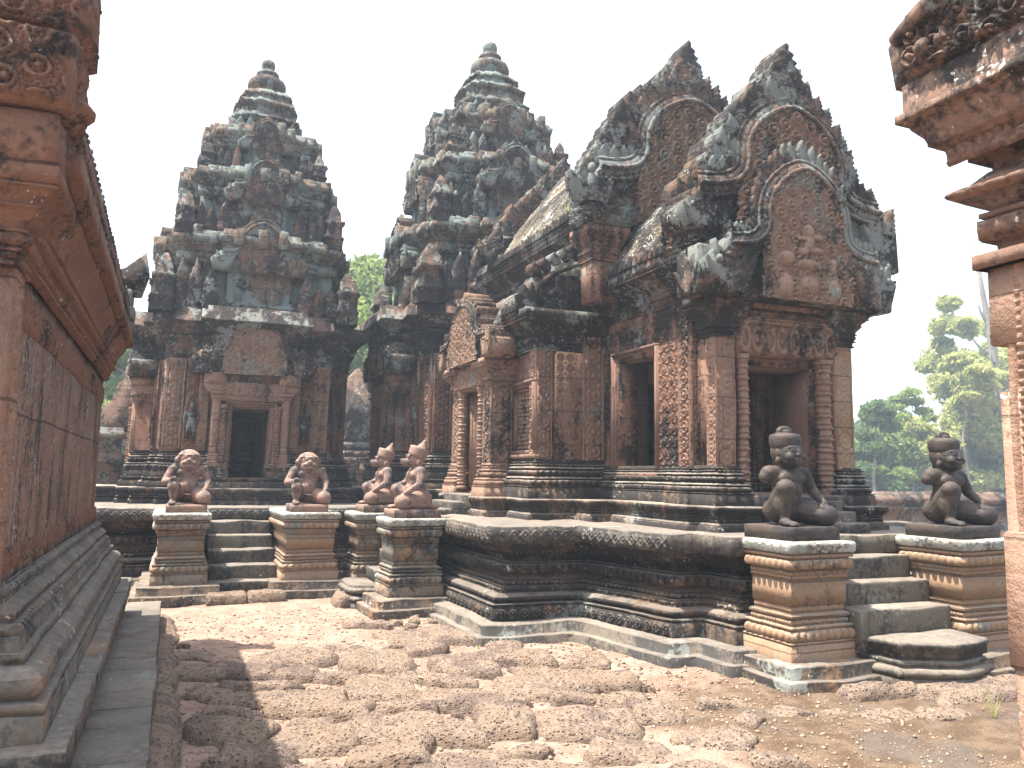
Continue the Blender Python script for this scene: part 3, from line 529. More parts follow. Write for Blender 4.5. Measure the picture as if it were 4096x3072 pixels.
# tapestry carving on the porch south wall and aisle east face
mb = MB(); f = rosette(.128, .03); SV = (0, 0, 1); S_ = (0, -1, 0)
for y1, L, z0, h in ((8.75, .25, ZW+.02, 1.3), (7.5, .45, ZW+.02, 1.3), (8.75, 1.7, 3.06, .27)): mb.mark(); mb.relief((4.845, y1, z0), S_, SV, L, h, lambda u, v, y1=y1, z0=z0: f(u-y1+9, v+z0), .009)
mb.build('rosette_carving', M_wall, hall, None)
mb = MB(); mb.relief((4.845, 8.75, 3.33), S_, SV, 1.75, .14, pend(.05, .14, .02), .009); mb.relief((4.845, 8.75, 3.2), S_, SV, 1.75, .12, pend(.09, .12, .026), .009); mb.build('garland_frieze', M_wall, hall, None)
mb = MB(); g2 = rosette(.13, .035); mb.relief((4.21, 8.765, 1.8), (1, 0, 0), SV, .3, 1.3, lambda u, v: g2(u, v), .01); mb.mark(); mb.relief((3.965, 9.72, 1.8), S_, SV, .22, 1.3, g2, .01); mb.mark(); mb.relief((3.965, 9.44, 2.76), S_, SV, .58, .34, f, .01); mb.mark(); mb.relief((3.965, 11.1, 1.8), S_, SV, .4, 1.3, g2, .014); mb.build('aisle_rosette_carving', M_wallpink, hall, None)
# pilasters
def pilaster(x0, x1, y0, y1, z0, z1, mat, faces='ES', nm='pilaster', res=.009, d=.03, par=None):
    mb = MB(); mb.box(x0, x1, y0, y1, z0, z1)
    if 'E' in faces: mb.relief((x0, y0-.002, z0), (1, 0, 0), SV, x1-x0, z1-z0, chain(x1-x0, d), res)
    if 'S' in faces: mb.relief((x0-.002, y1, z0), S_, SV, y1-y0, z1-z0, chain(y1-y0, d), res)
    return mb.build(nm, mat, par or hall, None)
pilaster(4.785, 4.99, 6.82, 7.02, ZW, 3.5, M_wallpink, d=.03)
c = pilaster(4.81, 5.04, 6.44, 6.6, ZW, 3.0, M_wallpink, 'ES', 'front_column', .009, .012)
pilaster(6.3, 6.54, 6.44, 6.6, ZW, 3.0, M_pedes, 'E', 'front_column', .009, .012); pilaster(6.46, 6.66, 6.74, 7., ZW, 3.5, M_wallpink, 'E')
pilaster(3.93, 4.15, 8.74, 8.9, 1.79, ZB2, M_wallpink); pilaster(4.56, 4.84, 8.72, 8.9, 1.79, 3.7, M_wallpink, 'E'); pilaster(3.93, 4.05, 9.5, 9.66, 1.79, ZB2, M_wallpink, 'S')
pilaster(3.90, 4.1, 10.66, 10.85, 1.79, ZB2, M_wallpink, 'S')
pilaster(3.93, 4.1, 11.48, 11.63, 1.79, ZB2, M_wallpink, 'S')
# capitals
for x0, x1, m, nm in ((4.81, 5.04, M_corn, 0), (6.3, 6.54, M_corn, 1)):
    mb = MB(); cap_mould(mb, rect(x0, x1, 6.44, 6.66), 2.98, 3.38, .8, .016, .17); mb.build('column_capital', m, hall)
mb = MB(); cap_mould(mb, rect(3.95, 4.86, 8.76, 9.4), ZB2-.02, 3.56, 1., .016, .24); cap_mould(mb, rect(3.95, 4.3, 9.4, 9.72), ZB2-.02, 3.55, 1., .02, .24); mb.mark(); cap_mould(mb, rect(3.95, 4.86, 10.66, 11.62), ZB2-.02, 3.56, 1., .03, .24); mb.mark(); cap_mould(mb, rect(6.54, 7.45, 8.76, 11.62), ZB2-.02, 3.56, 1., .06, .24)
mb.build('aisle_cornice', M_corn, hall)
mb = MB(); cap_mould(mb, rect(4.85, 6.55, 6.75, 8.85), 3.42, 3.9, 1.1, .018, .25); mb.build('porch_cornice', M_corn, hall)
mb = MB(); cap_mould(mb, rect(4.82, 6.58, 8.98, 12.8), 4.35, 4.85, 1.1, .03, .24); mb.box(4.83, 6.57, 8.98, 12.8, 3.5, 4.4); mb.build('main_cornice', M_corn, hall)
# window frame in porch south wall (built facing -y then turned to face south)
def south_M(xf, yc): return Matrix.Translation((xf, yc, 0)) @ Matrix.Rotation(-math.pi/2, 4, 'Z')
mb = MB(south_M(4.80, 7.98)); doorframe(mb, -.38, .38, 1.69, 2.94, 0, .32, 4, .03); mb.build('window_frame', M_doorst, hall, (.004, 3, .002, 20))

mb = MB(south_M(3.9, 9.14)); doorframe(mb, -.29, .29, 1.9, 2.63, 0, .2, 3, .04); wf = mb.build('latticed_window', M_doorst, hall, (.004, 3, .002, 20))
mb = MB()
for k in range(5): mb.mark(); baluster(mb, 4.02, 8.92+.11*k, 1.9, 2.63, .046)
mb.build('baluster', M_wallpink, wf, None, True)
mb = MB(south_M(3.9, 11.3)); doorframe(mb, -.19, .19, 1.9, 2.6, 0, .2, 3, .035); wf = mb.build('latticed_window', M_gate, hall, (.004, 3, .002, 20)); mb = MB()
for k in range(3): mb.mark(); baluster(mb, 4.02, 11.2+.1*k, 1.9, 2.6, .045)
mb.build('baluster', M_wallpink, wf, None, True)
# east door: frame, colonettes, lintel
mb = MB(Matrix.Translation((5.66, 6.5, 0))); doorframe(mb, -.42, .42, 1.46, 2.72, .03, .62, 4, .035); mb.build('door_frame', M_doorst, hall, (.004, 3, .002, 20))
for x in (5.165, 6.19): mb = MB(); colonette(mb, x, 6.49, 1.46, 2.83, .062 if x < 6 else .085); mb.blk(x-.09, x+.09, 6.4, 6.58, 1.335, 1.47); mb.build('door_colonette', M_wallpink, hall, (.004, 3, .002, 20), False)
mb = MB(); mb.box(5.08, 6.32, 6.46, 6.7, 2.83, 3.3); ff = scroll(.12, .045, 5)
def lint(u, v):
    L = u.max(); H = v.max(); c = u-L/2; q = v/H; n = 8; p = (c/L*n % 1)-.5; r = np.hypot(p*1.0, (q-.33)*1.5)
    s_ = .045*(1-ss(np.abs(r-.38), .06, .14))+.03*(1-ss(r, .08, .2)); edge = .76-.1*ss(np.abs(c), L*.36, L*.48)-.5*ss(np.abs(c), L*.44, L*.5); s_ = np.maximum(s_, .06*(1-ss(np.abs(q-edge), .05, .12))); s_ = np.where(q > edge+.1, ff(u*1.5, v*1.5)*.55, s_); return s_
mb.relief((5.08, 6.455, 2.84), (1, 0, 0), SV, 1.24, .44, lint, .008); mb.build('lintel', M_wallpink, hall, None)
mb = MB(); mb.sweep(rect(5.1, 6.3, 6.40, 6.7), Prof(3.29, 0).f(.02).bead(.045, .01, .02, .05).f(.02, .04).p, .015); mb.build('lintel_moulding', M_wallpink, hall)
# side door
mb = MB(south_M(3.7, 10.17)); doorframe(mb, -.26, .26, 1.42, 2.66, .05, .4, 3, .04); mb.build('side_door_frame', M_gate, hall, (.004, 3, .002, 20))
for y in (9.80, 10.56): mb = MB(); colonette(mb, 3.66, y, 1.4, 2.74, .062); mb.build('side_door_colonette', M_gate if y > 10 else M_wallpink, hall, None, True)
for y0 in (9.46, 10.68): mb = MB(); base_mould(mb, rect(3.64, 3.95, y0, y0+.24), 1.335, 1.75, .8, .02); mb.box(3.64, 3.95, y0, y0+.24, 1.7, 2.8); mb.relief((3.64, y0-.002, 1.75), (1, 0, 0), SV, .3, 1.0, chain(.3, .02), .01); mb.relief((3.638, y0+.24, 1.75), S_, SV, .24, 1., chain(.24, .02), .01); cap_mould(mb, rect(3.64, 3.95, y0, y0+.24), 2.72, 3.06, .7, .02, .2); mb.build('side_door_pilaster', M_wallpink, hall, None)
mb = MB(); mb.box(3.6, 3.9, 9.68, 10.7, 2.72, 3.06); mb.relief((3.595, 10.72, 2.74), S_, SV, 1.06, .3, medal(.1, .035, 9), .008); mb.build('side_lintel', M_tym, hall, None)
gable(hall, south_M(3.52, 10.15), .92, 3.05, .8, 0, .3, 'side_pediment', res=.011, leafL=.1, mats=(M_tym, M_tym, M_corn), nleaf=9)
mb = MB(); mb.extr([(-.5, 3.05), (.5, 3.05), (.42, 3.5), (0, 3.95), (-.42, 3.5)], 0, 0); 
mb = MB(south_M(3.75, 10.15)); mb.extr([(-.55, 3.1), (.55, 3.1), (.5, 3.5), (.25, 3.8), (0, 3.92), (-.25, 3.8), (-.5, 3.5)], 0, 1.2); mb.build('side_porch_roof', M_corn, hall)
# half-vault over the aisle, its eave antefixes and half pediment
def vault(prof, y0, y1, name, mat, seg=.12, both=True, ribs=0.):
    mb = MB(); P = np.array(prof); t = np.r_[0, np.cumsum(np.hypot(*np.diff(P, axis=0).T))]; nu = 26; tt = np.linspace(0, t[-1], nu); px = np.interp(tt, t, P[:, 0]); pz = np.interp(tt, t, P[:, 1]); ny = int((y1-y0)/.04)
    yy = np.linspace(y0, y1, ny); X = np.repeat(px[:, None], ny, 1); Z = np.repeat(pz[:, None], ny, 1); Y = np.repeat(yy[None], nu, 0)
    mb.grid(X, Y, Z)
    if both: mb.grid(2*CX-X[::-1], Y[::-1], Z[::-1])
    return mb.build(name, mat, hall, (.02, 2.5, .012, 14.))
vault([(3.72, 3.55), (3.82, 3.78), (4.05, 3.98), (4.4, 4.15), (4.9, 4.25)], 8.8, 11.65, 'aisle_roof', M_corn)
vault([(4.6, 3.88), (4.66, 4.08), (4.82, 4.38), (5.05, 4.68), (5.3, 4.97), (5.52, 5.25), (5.7, 5.45)], 6.5, 8.25, 'porch_roof', M_roof)
vault([(4.56, 4.84), (4.62, 5.05), (4.8, 5.38), (5.05, 5.72), (5.32, 6.05), (5.55, 6.35), (5.7, 6.5)], 8.3, 11.7, 'main_roof', M_roof)
vault([(4.7, 4.84), (4.8, 5.1), (5.1, 5.5), (5.4, 5.8), (5.7, 5.95)], 11.7, 13.2, 'rear_roof', M_corn)
def eave(x, y0, y1, z, nm, h=.13, pitch=.105, par=hall, sgn=-1):
    n = int((y1-y0)/pitch); mb = MB(south_M(x, 0)); mb2 = mb
    for k in range(n):
        y = y0+(k+.5)*pitch; mb.mark(); mb.leaf(-y, z, RNG.normal()*.06, h*(1+.12*RNG.normal()), pitch*.9, 0, .12); 
    mb.mark(); mb.M = None; mb.box(x+.01, x+.2, y0, y1, z-.05, z+.02); return mb.build(nm, M_corn, par, (.006, 3., .003, 20.))
eave(4.57, 6.75, 8.75, 3.9, 'eave_antefix'); eave(4.53, 8.65, 12.6, 4.86, 'eave_antefix'); eave(3.69, 8.75, 9.3, 3.56, 'eave_antefix'); eave(3.69, 10.95, 11.6, 3.56, 'eave_antefix')
# half pediment closing the aisle vault
mb = MB(); mb.extr([(3.72, 3.56), (4.8, 3.56), (4.8, 4.42), (4.45, 4.36), (4.15, 4.2), (3.86, 3.98), (3.74, 3.8)], 8.66, 8.86); mb.relief((3.95, 8.655, 3.58), (1, 0, 0), SV, .85, .45, scroll(.11, .03, 12), .011); hp = mb.build('half_pediment', M_ped, hall)
mb = MB()
for a, l in ((.9, .8), (.5, 1.), (.15, 1.05), (-.2, .9)): mb.leaf(3.84, 3.57, a, .3*l, .1, 8.62, 8.8, curl=.1)
for k in range(7): mb.leaf(3.9+.13*k, 3.98+.075*k, .35, .16, .12, 8.63, 8.84)
mb.tube([(3.86, 8.63, 3.6), (3.9, 8.62, 3.85), (4.1, 8.62, 4.02), (4.4, 8.62, 4.16), (4.78, 8.62, 4.24)], .035, 8); mb.build('half_pediment_border', M_corn, hp)
# corner pier with capital and acroterion left of the main gable
mb = MB(); mb.box(4.36, 4.7, 8.12, 8.4, 3.6, 4.2); cap_mould(mb, rect(4.36, 4.7, 8.12, 8.4), 4.1, 4.5, .6, .02, .18); mb.build('corner_pier', M_wall, hall)
mb = MB(); mb.blk(4.22, 4.8, 7.99, 8.42, 4.5, 4.74, .012, .08); f9 = scroll(.09, .045, 4)
for a, l, x in ((.5, .4, 4.2), (.15, .52, 4.24), (-.2, .46, 4.32), (-.5, .34, 4.4)): mb.leaf(x, 4.74, a, l, .15, 7.99, 8.14)
mb.relief((4.23, 7.985, 4.52), (1, 0, 0), SV, .56, .21, f9, .01); mb.relief((4.215, 8.41, 4.52), S_, SV, .4, .21, f9, .01)
mb.ell((4.26, 7.96, 4.94), (.06, .06, .15), 8); mb.ell((4.26, 7.95, 5.12), (.05, .05, .07), 8); mb.build('acroterion', M_ped, hall, (.012, 5., .004, 20))
# gables
ME = Matrix.Translation((5.72, 0, 0))
gable(hall, ME, .92, 3.34, 1.36, 6.2, .17, 'front_pediment', res=.0095, leafL=.19, nleaf=17, fig=True, back=None)
gable(hall, ME, 1.16, 3.9, 1.52, 6.36, .36, 'upper_pediment', [(0, 5.82), (.3, 5.58), (.5, 5.33), (.7, 5.08), (.88, 4.83), (1.0, 4.58), (1.14, 4.35), (1.2, 3.9)], res=.012, leafL=.24, nleaf=11, back=None, tymp=True)
gable(hall, ME, 1.3, 4.6, 1.66, 8.1, .34, 'main_pediment', [(0, 6.72), (.28, 6.5), (.6, 6.22), (.9, 5.95), (1.1, 5.68), (1.26, 5.38), (1.4, 5.08), (1.5, 4.6)], res=.014, leafL=.24, nleaf=11, back=None)
gable(hall, ME, 1.1, 4.85, 1.25, 11.6, .3, 'rear_pediment', [(0, 6.5), (.28, 6.3), (.6, 6.0), (.9, 5.7), (1.15, 5.3), (1.25, 4.85)], res=.03, leafL=.22, nleaf=9, mats=(M_corn, M_tym, M_corn))
mb = MB()   # pediment shoulders: big lichened corner blocks and side acroteria
for s in (-1, 1):
    mb.mark(); mb.blk(*sorted((5.72+s*.78, 5.72+s*1.22)), 6.25, 6.62, 3.36, 3.82, .012, .05)
    for a, l in ((.75, .34), (.4, .42), (.05, .44), (-.3, .38)): mb.leaf(5.72+s*1.0, 3.38, -s*a, l, .12, 6.24, 6.3)
    mb.mark(); mb.blk(*sorted((5.72+s*.8, 5.72+s*1.17)), 6.56, 6.95, 3.84, 4.32, .015, .05)
    for a, l, dx in ((.35, .3, .12), (0., .4, 0), (-.35, .3, -.12)): mb.leaf(5.72+s*(.99+dx), 4.3, -s*a, l, .17, 6.6, 6.85)
    if s < 0:
        mb.mark(); ks = MB(south_M(4.495, 6.44)); 
        for a, l in ((.75, .34), (.4, .42), (.05, .44), (-.3, .38), (-.65, .3)): ks.leaf(0, 3.38, a, l, .11, 0, .04)
        ks.relief((-.16, -.005, 3.85), (1, 0, 0), SV, .3, .02, f9, .01); k2 = MB(); k2.relief((4.54, 6.94, 3.87), S_, SV, .36, .42, scroll(.1, .05, 31), .01); k2.relief((4.56, 6.545, 3.87), (1, 0, 0), SV, .34, .42, scroll(.1, .05, 32), .01); k2.build('scroll_carving', M_ped, hall, (.012, 5., .003, 20))
        ks.build('naga_fan_carving', M_ped, hall, (.012, 5., .003, 20))
    else: mb.mark(); mb.blk(6.85, 7.1, 6.3, 6.6, 3.82, 4.3, .015, .05); mb.leaf(6.95, 4.2, -.3, .34, .16, 6.28, 6.5)
mb.build('gable_shoulder', M_ped, hall, (.02, 4., .006, 16))
# ================================================================ towers
def redent(a, c2, p2, c1, p1, sides=(1, 1, 1, 1)):
    """cruciform stepped square; sides flag which faces carry the projecting centre bay (S,E order: -y,+x,+y,-x)"""
    q = [(-a, -a), (-c2, -a), (-c2, -a-p2), (-c1, -a-p2), (-c1, -a-p1), (c1, -a-p1), (c1, -a-p2), (c2, -a-p2), (c2, -a)]; out = []
    for k in range(4):
        t = k*math.pi/2; c, s = round(math.cos(t)), round(math.sin(t)); qq = q if sides[k] else [(-a, -a), (-c2, -a), (-c2, -a-p2), (c2, -a-p2), (c2, -a)]
        out += [(x*c-y*s, x*s+y*c) for x, y in qq]
    return out
def devata(mb, x, y, z, h):
    """small standing figure in relief, facing -y"""
    e = lambda dx, dz, rx, rz, ry=.035: mb.ell((x+dx*h, y, z+dz*h), (rx*h, ry*h*1.6, rz*h), 7)
    e(0, .9, .06, .075); e(0, 1.0, .045, .07); e(0, .8, .04, .05); e(0, .68, .125, .11); e(0, .54, .09, .12); e(0, .44, .115, .09)
    for s in (-1, 1): mb.tube([(x+s*.13*h, y, z+.74*h), (x+s*.175*h, y, z+.58*h), (x+s*.16*h, y, z+.42*h)], [.035*h, .03*h, .024*h], 7); mb.tube([(x+s*.055*h, y, z+.42*h), (x+s*.06*h, y, z+.2*h), (x+s*.055*h, y, z+.03*h)], [.06*h, .048*h, .032*h], 8); e(s*.08, .015, .06, .025)
def tower(cx, cy, sx, sz, label, lean=0., detail=1., doors=(0, 3), leafsc=1., seed=0):
    T = thing('temple_tower', label, 'temple tower', (cx, cy, 1.1)); rs = np.random.default_rng(seed)
    z0 = 1.34; S = Matrix(((sx, 0, lean*sz, cx-lean*z0*sz), (0, sx, 0, cy), (0, 0, sz, z0-z0*sz), (0, 0, 0, 1)))
    def RT(k): return S @ Matrix.Rotation(k*math.pi/2, 4, 'Z')
    body = redent(1.27, .95, .12, .58, .42); seg = .035
    WB = (.01, 2.2, .006, 11.); WT = (.028, 3.4, .012, 12.)
    mb = MB(S); base = redent(1.55, 1.2, .2, .85, .6); p = Prof(1.09, .1).f(.08).f(.015, .07).f(.03, .085).bead(.03, .05, .015, .05).sl(.04, .1).f(.06); mb.sweep(base, p.p, seg); mb.build('plinth', M_wallblack, T, WB)
    yf = -1.27-.42; ib = next(i for i, (x, y) in enumerate(body) if abs(x+.58) < 1e-6 and abs(y-yf) < 1e-6); nb_ = body[:ib+1]+[(-.38, yf), (-.38, .95), (.38, .95), (.38, yf)]+body[ib+1:]
    mb = MB(S); p = Prof(1.34, .16).f(.09).f(.01, .13).tor(.08, .08, .05, .09, .012).f(.02, .06); mb.sweep(body, p.p[:-1]+[(1.53, .02)] if False else [(z_, o_[0])+tuple(o_[1:]) for z_, *o_ in p.p if z_ < 1.5], seg); base_mould(mb, nb_, 1.48, 1.92, .8, .02); mb.build('base_moulding', M_wallblack, T, WB)
    wallb = redent(1.27, .95, .12, .58, .42)
    b = []; 
    for (x, y) in wallb:
        b.append((x, y))
    i0 = next(i for i, (x, y) in enumerate(b) if abs(x+.58) < 1e-6 and abs(y-yf) < 1e-6); notch = b[:i0+1]+[(-.28, yf), (-.28, .95), (.28, .95), (.28, yf)]+b[i0+1:]
    mb = MB(S); mb.sweep(notch, [(1.5, 0), (2.6, 0)], .3, False); mb.sweep(b, [(2.6, 0), (3.42, 0)], .3, False, True); mb.build('wall', M_towerlow, T, WB)
    mb = MB(S); mb.box(-.28, .28, yf+.02, .95, 1.4, 1.5); mb.build('threshold', M_inner, T, None)
    mb = MB(S); cap_mould(mb, body, 3.36, 3.74, .55, .03, .16); mb.sweep(body, Prof(3.74, .12).f(.05).f(.012, .14).sl(.1, .24, 3).f(.02, .27).f(.14, .26).f(.02, .2).f(.06, .18).p, .05, True); mb.build('main_cornice', M_corn, T, (.014, 2.6, .008, 12))
    # facade dress on each visible side
    for k in doors:
        M = RT(k); mb = MB(M)
        for s in (-1, 1):
            mb.mark()
            for xa, xb, yy, fn in ((.98, 1.26, -1.27, chain(.26, .034)), (.62, .78, -1.39, chain(.15, .026))):
                x0 = min(s*xa, s*xb); mb.box(x0, x0+xb-xa, yy-.03, yy+.02, 1.9, 3.36); mb.relief((x0, yy-.034, 1.92), (1, 0, 0), SV, xb-xa, 1.42, fn, .014)
            x0 = min(s*.46, s*.58); mb.box(x0, x0+.12, yf-.05, yf+.05, 1.85, 2.72); mb.relief((x0, yf-.054, 1.87), (1, 0, 0), SV, .12, .85, chain(.12, .014), .013); cap_mould(mb, rect(x0, x0+.12, yf-.05, yf+.3), 2.7, 2.82, .35, .03, .14)
            mb.box(*sorted((s*.4, s*.72)), yf-.1, yf+.3, 2.95, 3.12); mb.sweep(rect(*sorted((s*.42, s*.7)), yf-.06, yf+.3), [(2.82, -.05), (2.95, .03)], .1)
            base_mould(mb, rect(x0, x0+.12, yf-.05, yf+.1), 1.5, 1.87, .35, .03)
        mb.build('pilaster', M_wallpink if sx < 1.1 else M_towerlow, T, (.004, 3., .003, 18))
        for s in (-1, 1):
            mb = MB(M); x = s*.86; mb.box(x-.1, x+.1, -1.40, -1.385, 1.95, 3.3); nch = 1.39; mb.tube([(x-.1, -1.41, 2.0), (x-.1, -1.42, 2.55), (x-.06, -1.42, 2.72), (x, -1.42, 2.8), (x+.06, -1.42, 2.72), (x+.1, -1.42, 2.55), (x+.1, -1.41, 2.0)], .018, 6); mb.relief((x-.11, -1.402, 2.82), (1, 0, 0), SV, .22, .5, scroll(.07, .025, 3), .014); mb.relief((x-.11, -1.402, 1.93), (1, 0, 0), SV, .22, .12, scroll(.05, .025, 6), .014); mb.build('figure_niche', M_towerlow, T, None)
            mb = MB(M); devata(mb, x, -1.425, 2.06, .62); mb.build('guardian_figure', M_corn, T, (.004, 9, .002, 30), True)
        mb = MB(M); doorframe(mb, -.28, .28, 1.5, 2.58, yf-.04, .1, 3, .035); mb.build('door_frame', M_doorst, T, (.004, 3, .002, 20))
        mb = MB(M); [(mb.mark(), colonette(mb, x, yf-.05, 1.5, 2.62, .055)) for x in (-.4, .4)]; mb.build('door_colonette', M_towerlow, T, None)
        if k: mb = MB(M); mb.box(-.26, .26, yf+.0, yf+.03, 1.52, 2.54); mb.box(-.03, .03, yf-.03, yf+.02, 1.54, 2.52); mb.build('false_door', M_doorst, T, None)
        mb = MB(M); mb.box(-.5, .5, yf-.06, yf+.1, 2.69, 2.98); mb.relief((-.5, yf-.064, 2.7), (1, 0, 0), SV, 1., .27, medal(.12, .04, 4), .011); mb.build('lintel', M_wallpink if sx < 1.1 else M_tym, T, None)
        gable(T, M @ Matrix.Translation((0, 0, 0)), .78, 3.1, .88, yf-.1, .36, 'door_pediment', res=.015, leafL=.12, mats=(M_corn, M_tym, M_corn), nleaf=8)
    # upper tiers: z, wall half, wall top, cornice top, cornice half
    tiers = [(4.12, 1.18, 5.12, 5.46, .16), (5.46, .96, 6.32, 6.64, .13), (6.64, .72, 7.22, 7.5, .1)]
    for ti, (za, a, zb, zc, co_) in enumerate(tiers):
        pl = redent(a, a*.76, .08*a, a*.42, .22*a); sg = .04; mb = MB(S); h = zb-za
        p = Prof(za-.02, .1*a).f(.08*h).f(.02*h, .08*a).tor(.1*h, .05*a, .03).f(.03*h, .03*a).f(.62*h, 0).f(.03*h, .04).f(.04*h, .02).f(.06*h, .05); p.f(zb-p.z, .03); mb.sweep(pl, p.p, sg); mb.build('tier_wall', M_tower, T, WT)
        mb = MB(S); h = zc-zb; p = Prof(zb, .03).f(.1*h, .05).sl(.22*h, co_*.8, 3).f(.05*h, co_*.7).f(.05*h, co_).f(.34*h, co_*1.05).f(.06*h, co_*.8); p.f(zc-p.z, co_*.7); mb.sweep(pl, p.p, sg); mb.build('tier_cornice', M_tower, T, WT)
        for k in range(4):
            if k == 2: continue
            M = RT(k); mb = MB(M); yy = -a*1.22; H = (zc-za)
            for s in (-1, 1):
                mb.mark()
                mb.box(*sorted((s*a*.22, s*a*.32)), yy-.05, yy+.05, za+.1*H, za+.55*H); mb.box(*sorted((s*a*.16, s*a*.44)), yy-.1, yy+.05, za+.55*H, za+.66*H)
                mb.box(*sorted((s*a*.6, s*a*.72)), -a*1.07, -a, za+.1*H, zb-.02); mb.box(*sorted((s*a*.84, s*a*1.03)), -a*1.03, -a*.9, za+.08*H, zb-.02)
                mb.box(*sorted((s*a*.8, s*a*1.08)), -a*1.08, -a*.85, zb-.15*H, zb-.03)
            for q_ in range(7):
                mb.mark(); xq = -a*1.0+a*2.0*(q_+.5)/7+rs.normal()*.03; hq = .16+.14*rs.random(); wq = .1+.1*rs.random()*a; dq = a*(1.24 if abs(xq) < .4*a else 1.1 if abs(xq) < .75*a else 1.02)+co_
                mb.sweep(rect(xq-wq*.5, xq+wq*.5, -dq-.03, -dq+.2), [(zb+.08, -.02), (zb+.1, 0), (zb+.1+hq, 0), (zb+.12+hq, -.02)], .06)
            mb.build('niche_pilaster', M_tower, T, WT)
            gable(T, M, a*.5, za+.5*H, .62*H, yy-.1, .25, 'tier_pediment', res=.03, leafL=.06*H+.02, mats=(M_tower, M_corn, M_tower), nleaf=5, heads=True)
            # antefixes on the cornice below: miniature prasats at corners and flames between
            mb = MB(M); an = a*1.12+.1; hA = H*.62
            for s in (-1, 1):
                mb.mark(); x = s*an*1.02; w0 = .12*a+.02; hA2 = hA*(.75+.35*rs.random())
                mb.sweep(rect(x-w0, x+w0, -an-w0, -an+w0), [(za-.06, 0), (za+.15*hA2, 0), (za+.16*hA2, .015), (za+.22*hA2, .015), (za+.23*hA2, -.01), (za+.5*hA2, -.02), (za+.52*hA2, .01), (za+.6*hA2, .01), (za+.62*hA2, -.04), (za+.8*hA2, -.05), (za+hA2, -w0*.85)], .06)
                for xx, yy2 in ((.52, .12), (.68, .05), (.82, .02)): mb.mark(); mb.leaf(s*xx*an, za-.03, 0, hA*.85*(.75+.5*rs.random()), .2*a, -an-yy2-.03, -an+.1-yy2)
            mb.build('antefix', M_corn, T, (.02, 6., .01, 16))
    mb = MB(S)   # lotus crown
    pl = redent(.46, .34, .04, .2, .08); p = Prof(7.46, .09).f(.07).f(.03, .05).f(.24, .0).f(.04, .05).f(.05, .08).f(.04, .04).sl(.04, .0).f(.14, -.03).f(.03, .01).f(.04, .02).sl(.08, -.07).f(.08, -.09).f(.03, -.06).sl(.1, -.14); mb.sweep(pl, p.p, .04); mb.build('crown_tier', M_tower, T, WT)
    mb = MB(S)
    for k in range(4):
        mb.M = RT(k)
        for x, l in ((-.44, .3), (-.27, .34), (-.1, .3), (.1, .3), (.27, .34), (.44, .3)): mb.mark(); mb.leaf(x, 7.5, 0, l, .15, -.6, -.48)
        for x, l in ((-.36, .22), (-.12, .3), (.12, .3), (.36, .22)): mb.mark(); mb.leaf(x*.9, 7.84, 0, l*.9, .13, -.5, -.4)
    mb.build('crown_petal', M_tower, T, (.015, 6., .01, 16))
    mb = MB(S); mb.lathe((0, 0, 0), [(8.15, .4), (8.26, .41), (8.29, .37), (8.33, .34), (8.36, .37), (8.41, .36), (8.43, .3), (8.48, .27), (8.52, .27), (8.56, .3), (8.62, .335), (8.7, .34), (8.77, .31), (8.81, .24), (8.82, .19), (8.85, .18), (8.87, .21), (8.93, .2), (8.96, .15), (8.98, .1), (9.02, .12), (9.1, .13), (9.16, .11), (9.21, .04)], 20); mb.build('lotus_finial', M_tower, T, (.012, 6., .006, 16))
    return T
tower(1.07, 15., 1., 1., 'left tower with stepped dark tiers and an open black doorway facing the camera', lean=.022, seed=1)
tower(5.55, 14.8, 1.18, 1.155, 'taller middle tower rising behind the hall roof, no doorway visible', lean=.0, seed=2)

# ================================================================ library, left foreground
lib = thing('library_building', 'red stone building close on the left, in shade, seen along its long side wall', 'building', (-2.2, 6, 0))
LX = -.62; mb = MB(); lp = rect(-3.6, LX, 3.75, 8.2)
mb.sweep(lp, [(1.1, 0), (2.42, 0)], .3, True); mb.build('wall', M_lib, lib, (.012, 1.7, .005, 12.))
mb = MB(); mb.relief((LX+.004, 3.9, 2.18), (0, 1, 0), SV, 4.3, .17, pend(.05, .17, .016), .014); mb.relief((LX+.004, 3.9, 1.16), (0, 1, 0), SV, 4.3, .12, pend(.045, .12, .014), .012); mb.build('carved_frieze', M_libc, lib, None)
mb = MB(); p = Prof(.6, .24).f(.10).f(.012, .225).f(.03, .24).tor(.13, .17, .06).f(.015, .15).f(.03, .16).f(.012, .135).sl(.04, .12).bead(.045, .1, .03, .07).f(.015, .085).f(.02, .1).sl(.03, .06).f(.02, .05).bead(.035, .04, .02, .05).f(.012, .03); p.f(1.12-p.z, .02); mb.sweep(lp, p.p, .03); mb.build('base_moulding', M_libb, lib, (.008, 1.7, .004, 14.))
mb = MB(); mb.sweep(lp, [(.29, .27), (.5, .27)], .1); yb = 3.4
while yb < 8.5:
    yl = min(8.54, yb+.7+.7*RNG.random()); mb.blk(-1.2, -.285-.008*RNG.random(), yb+.002, yl-.002, .5, .6-.006*RNG.random(), .006, .08); mb.blk(-1.2, -.31, yb+.002, yl-.002, .4, .5, .006, .08); yb = yl
mb.blk(-4, -1.2, 3.4, 8.54, .5, .6); mb.build('upper_step', M_libb, lib, (.01, 1.5, .004, 12.))
mb = MB(); yb = 2.0
while yb < 9.0:
    yl = min(9.05, yb+.32+.3*RNG.random()); mb.blk(-1.2, -.02-.012*RNG.random(), yb+.002, yl-.002, .12, .3-.006*RNG.random(), .005, .08); yb = yl
mb.box(-4, -1.1, 2., 9.05, .1, .28); mb.build('lower_step', M_slab, lib, (.01, 1.5, .004, 12.))
mb = MB(); mb.sweep(rect(-4, .03, 1.9, 9.15), [(-.2, .1), (.05, .09), (.12, .03), (.14, -.03)], .06); mb.build('rough_footing', M_lat, lib, (.05, 2.6, .02, 9.))
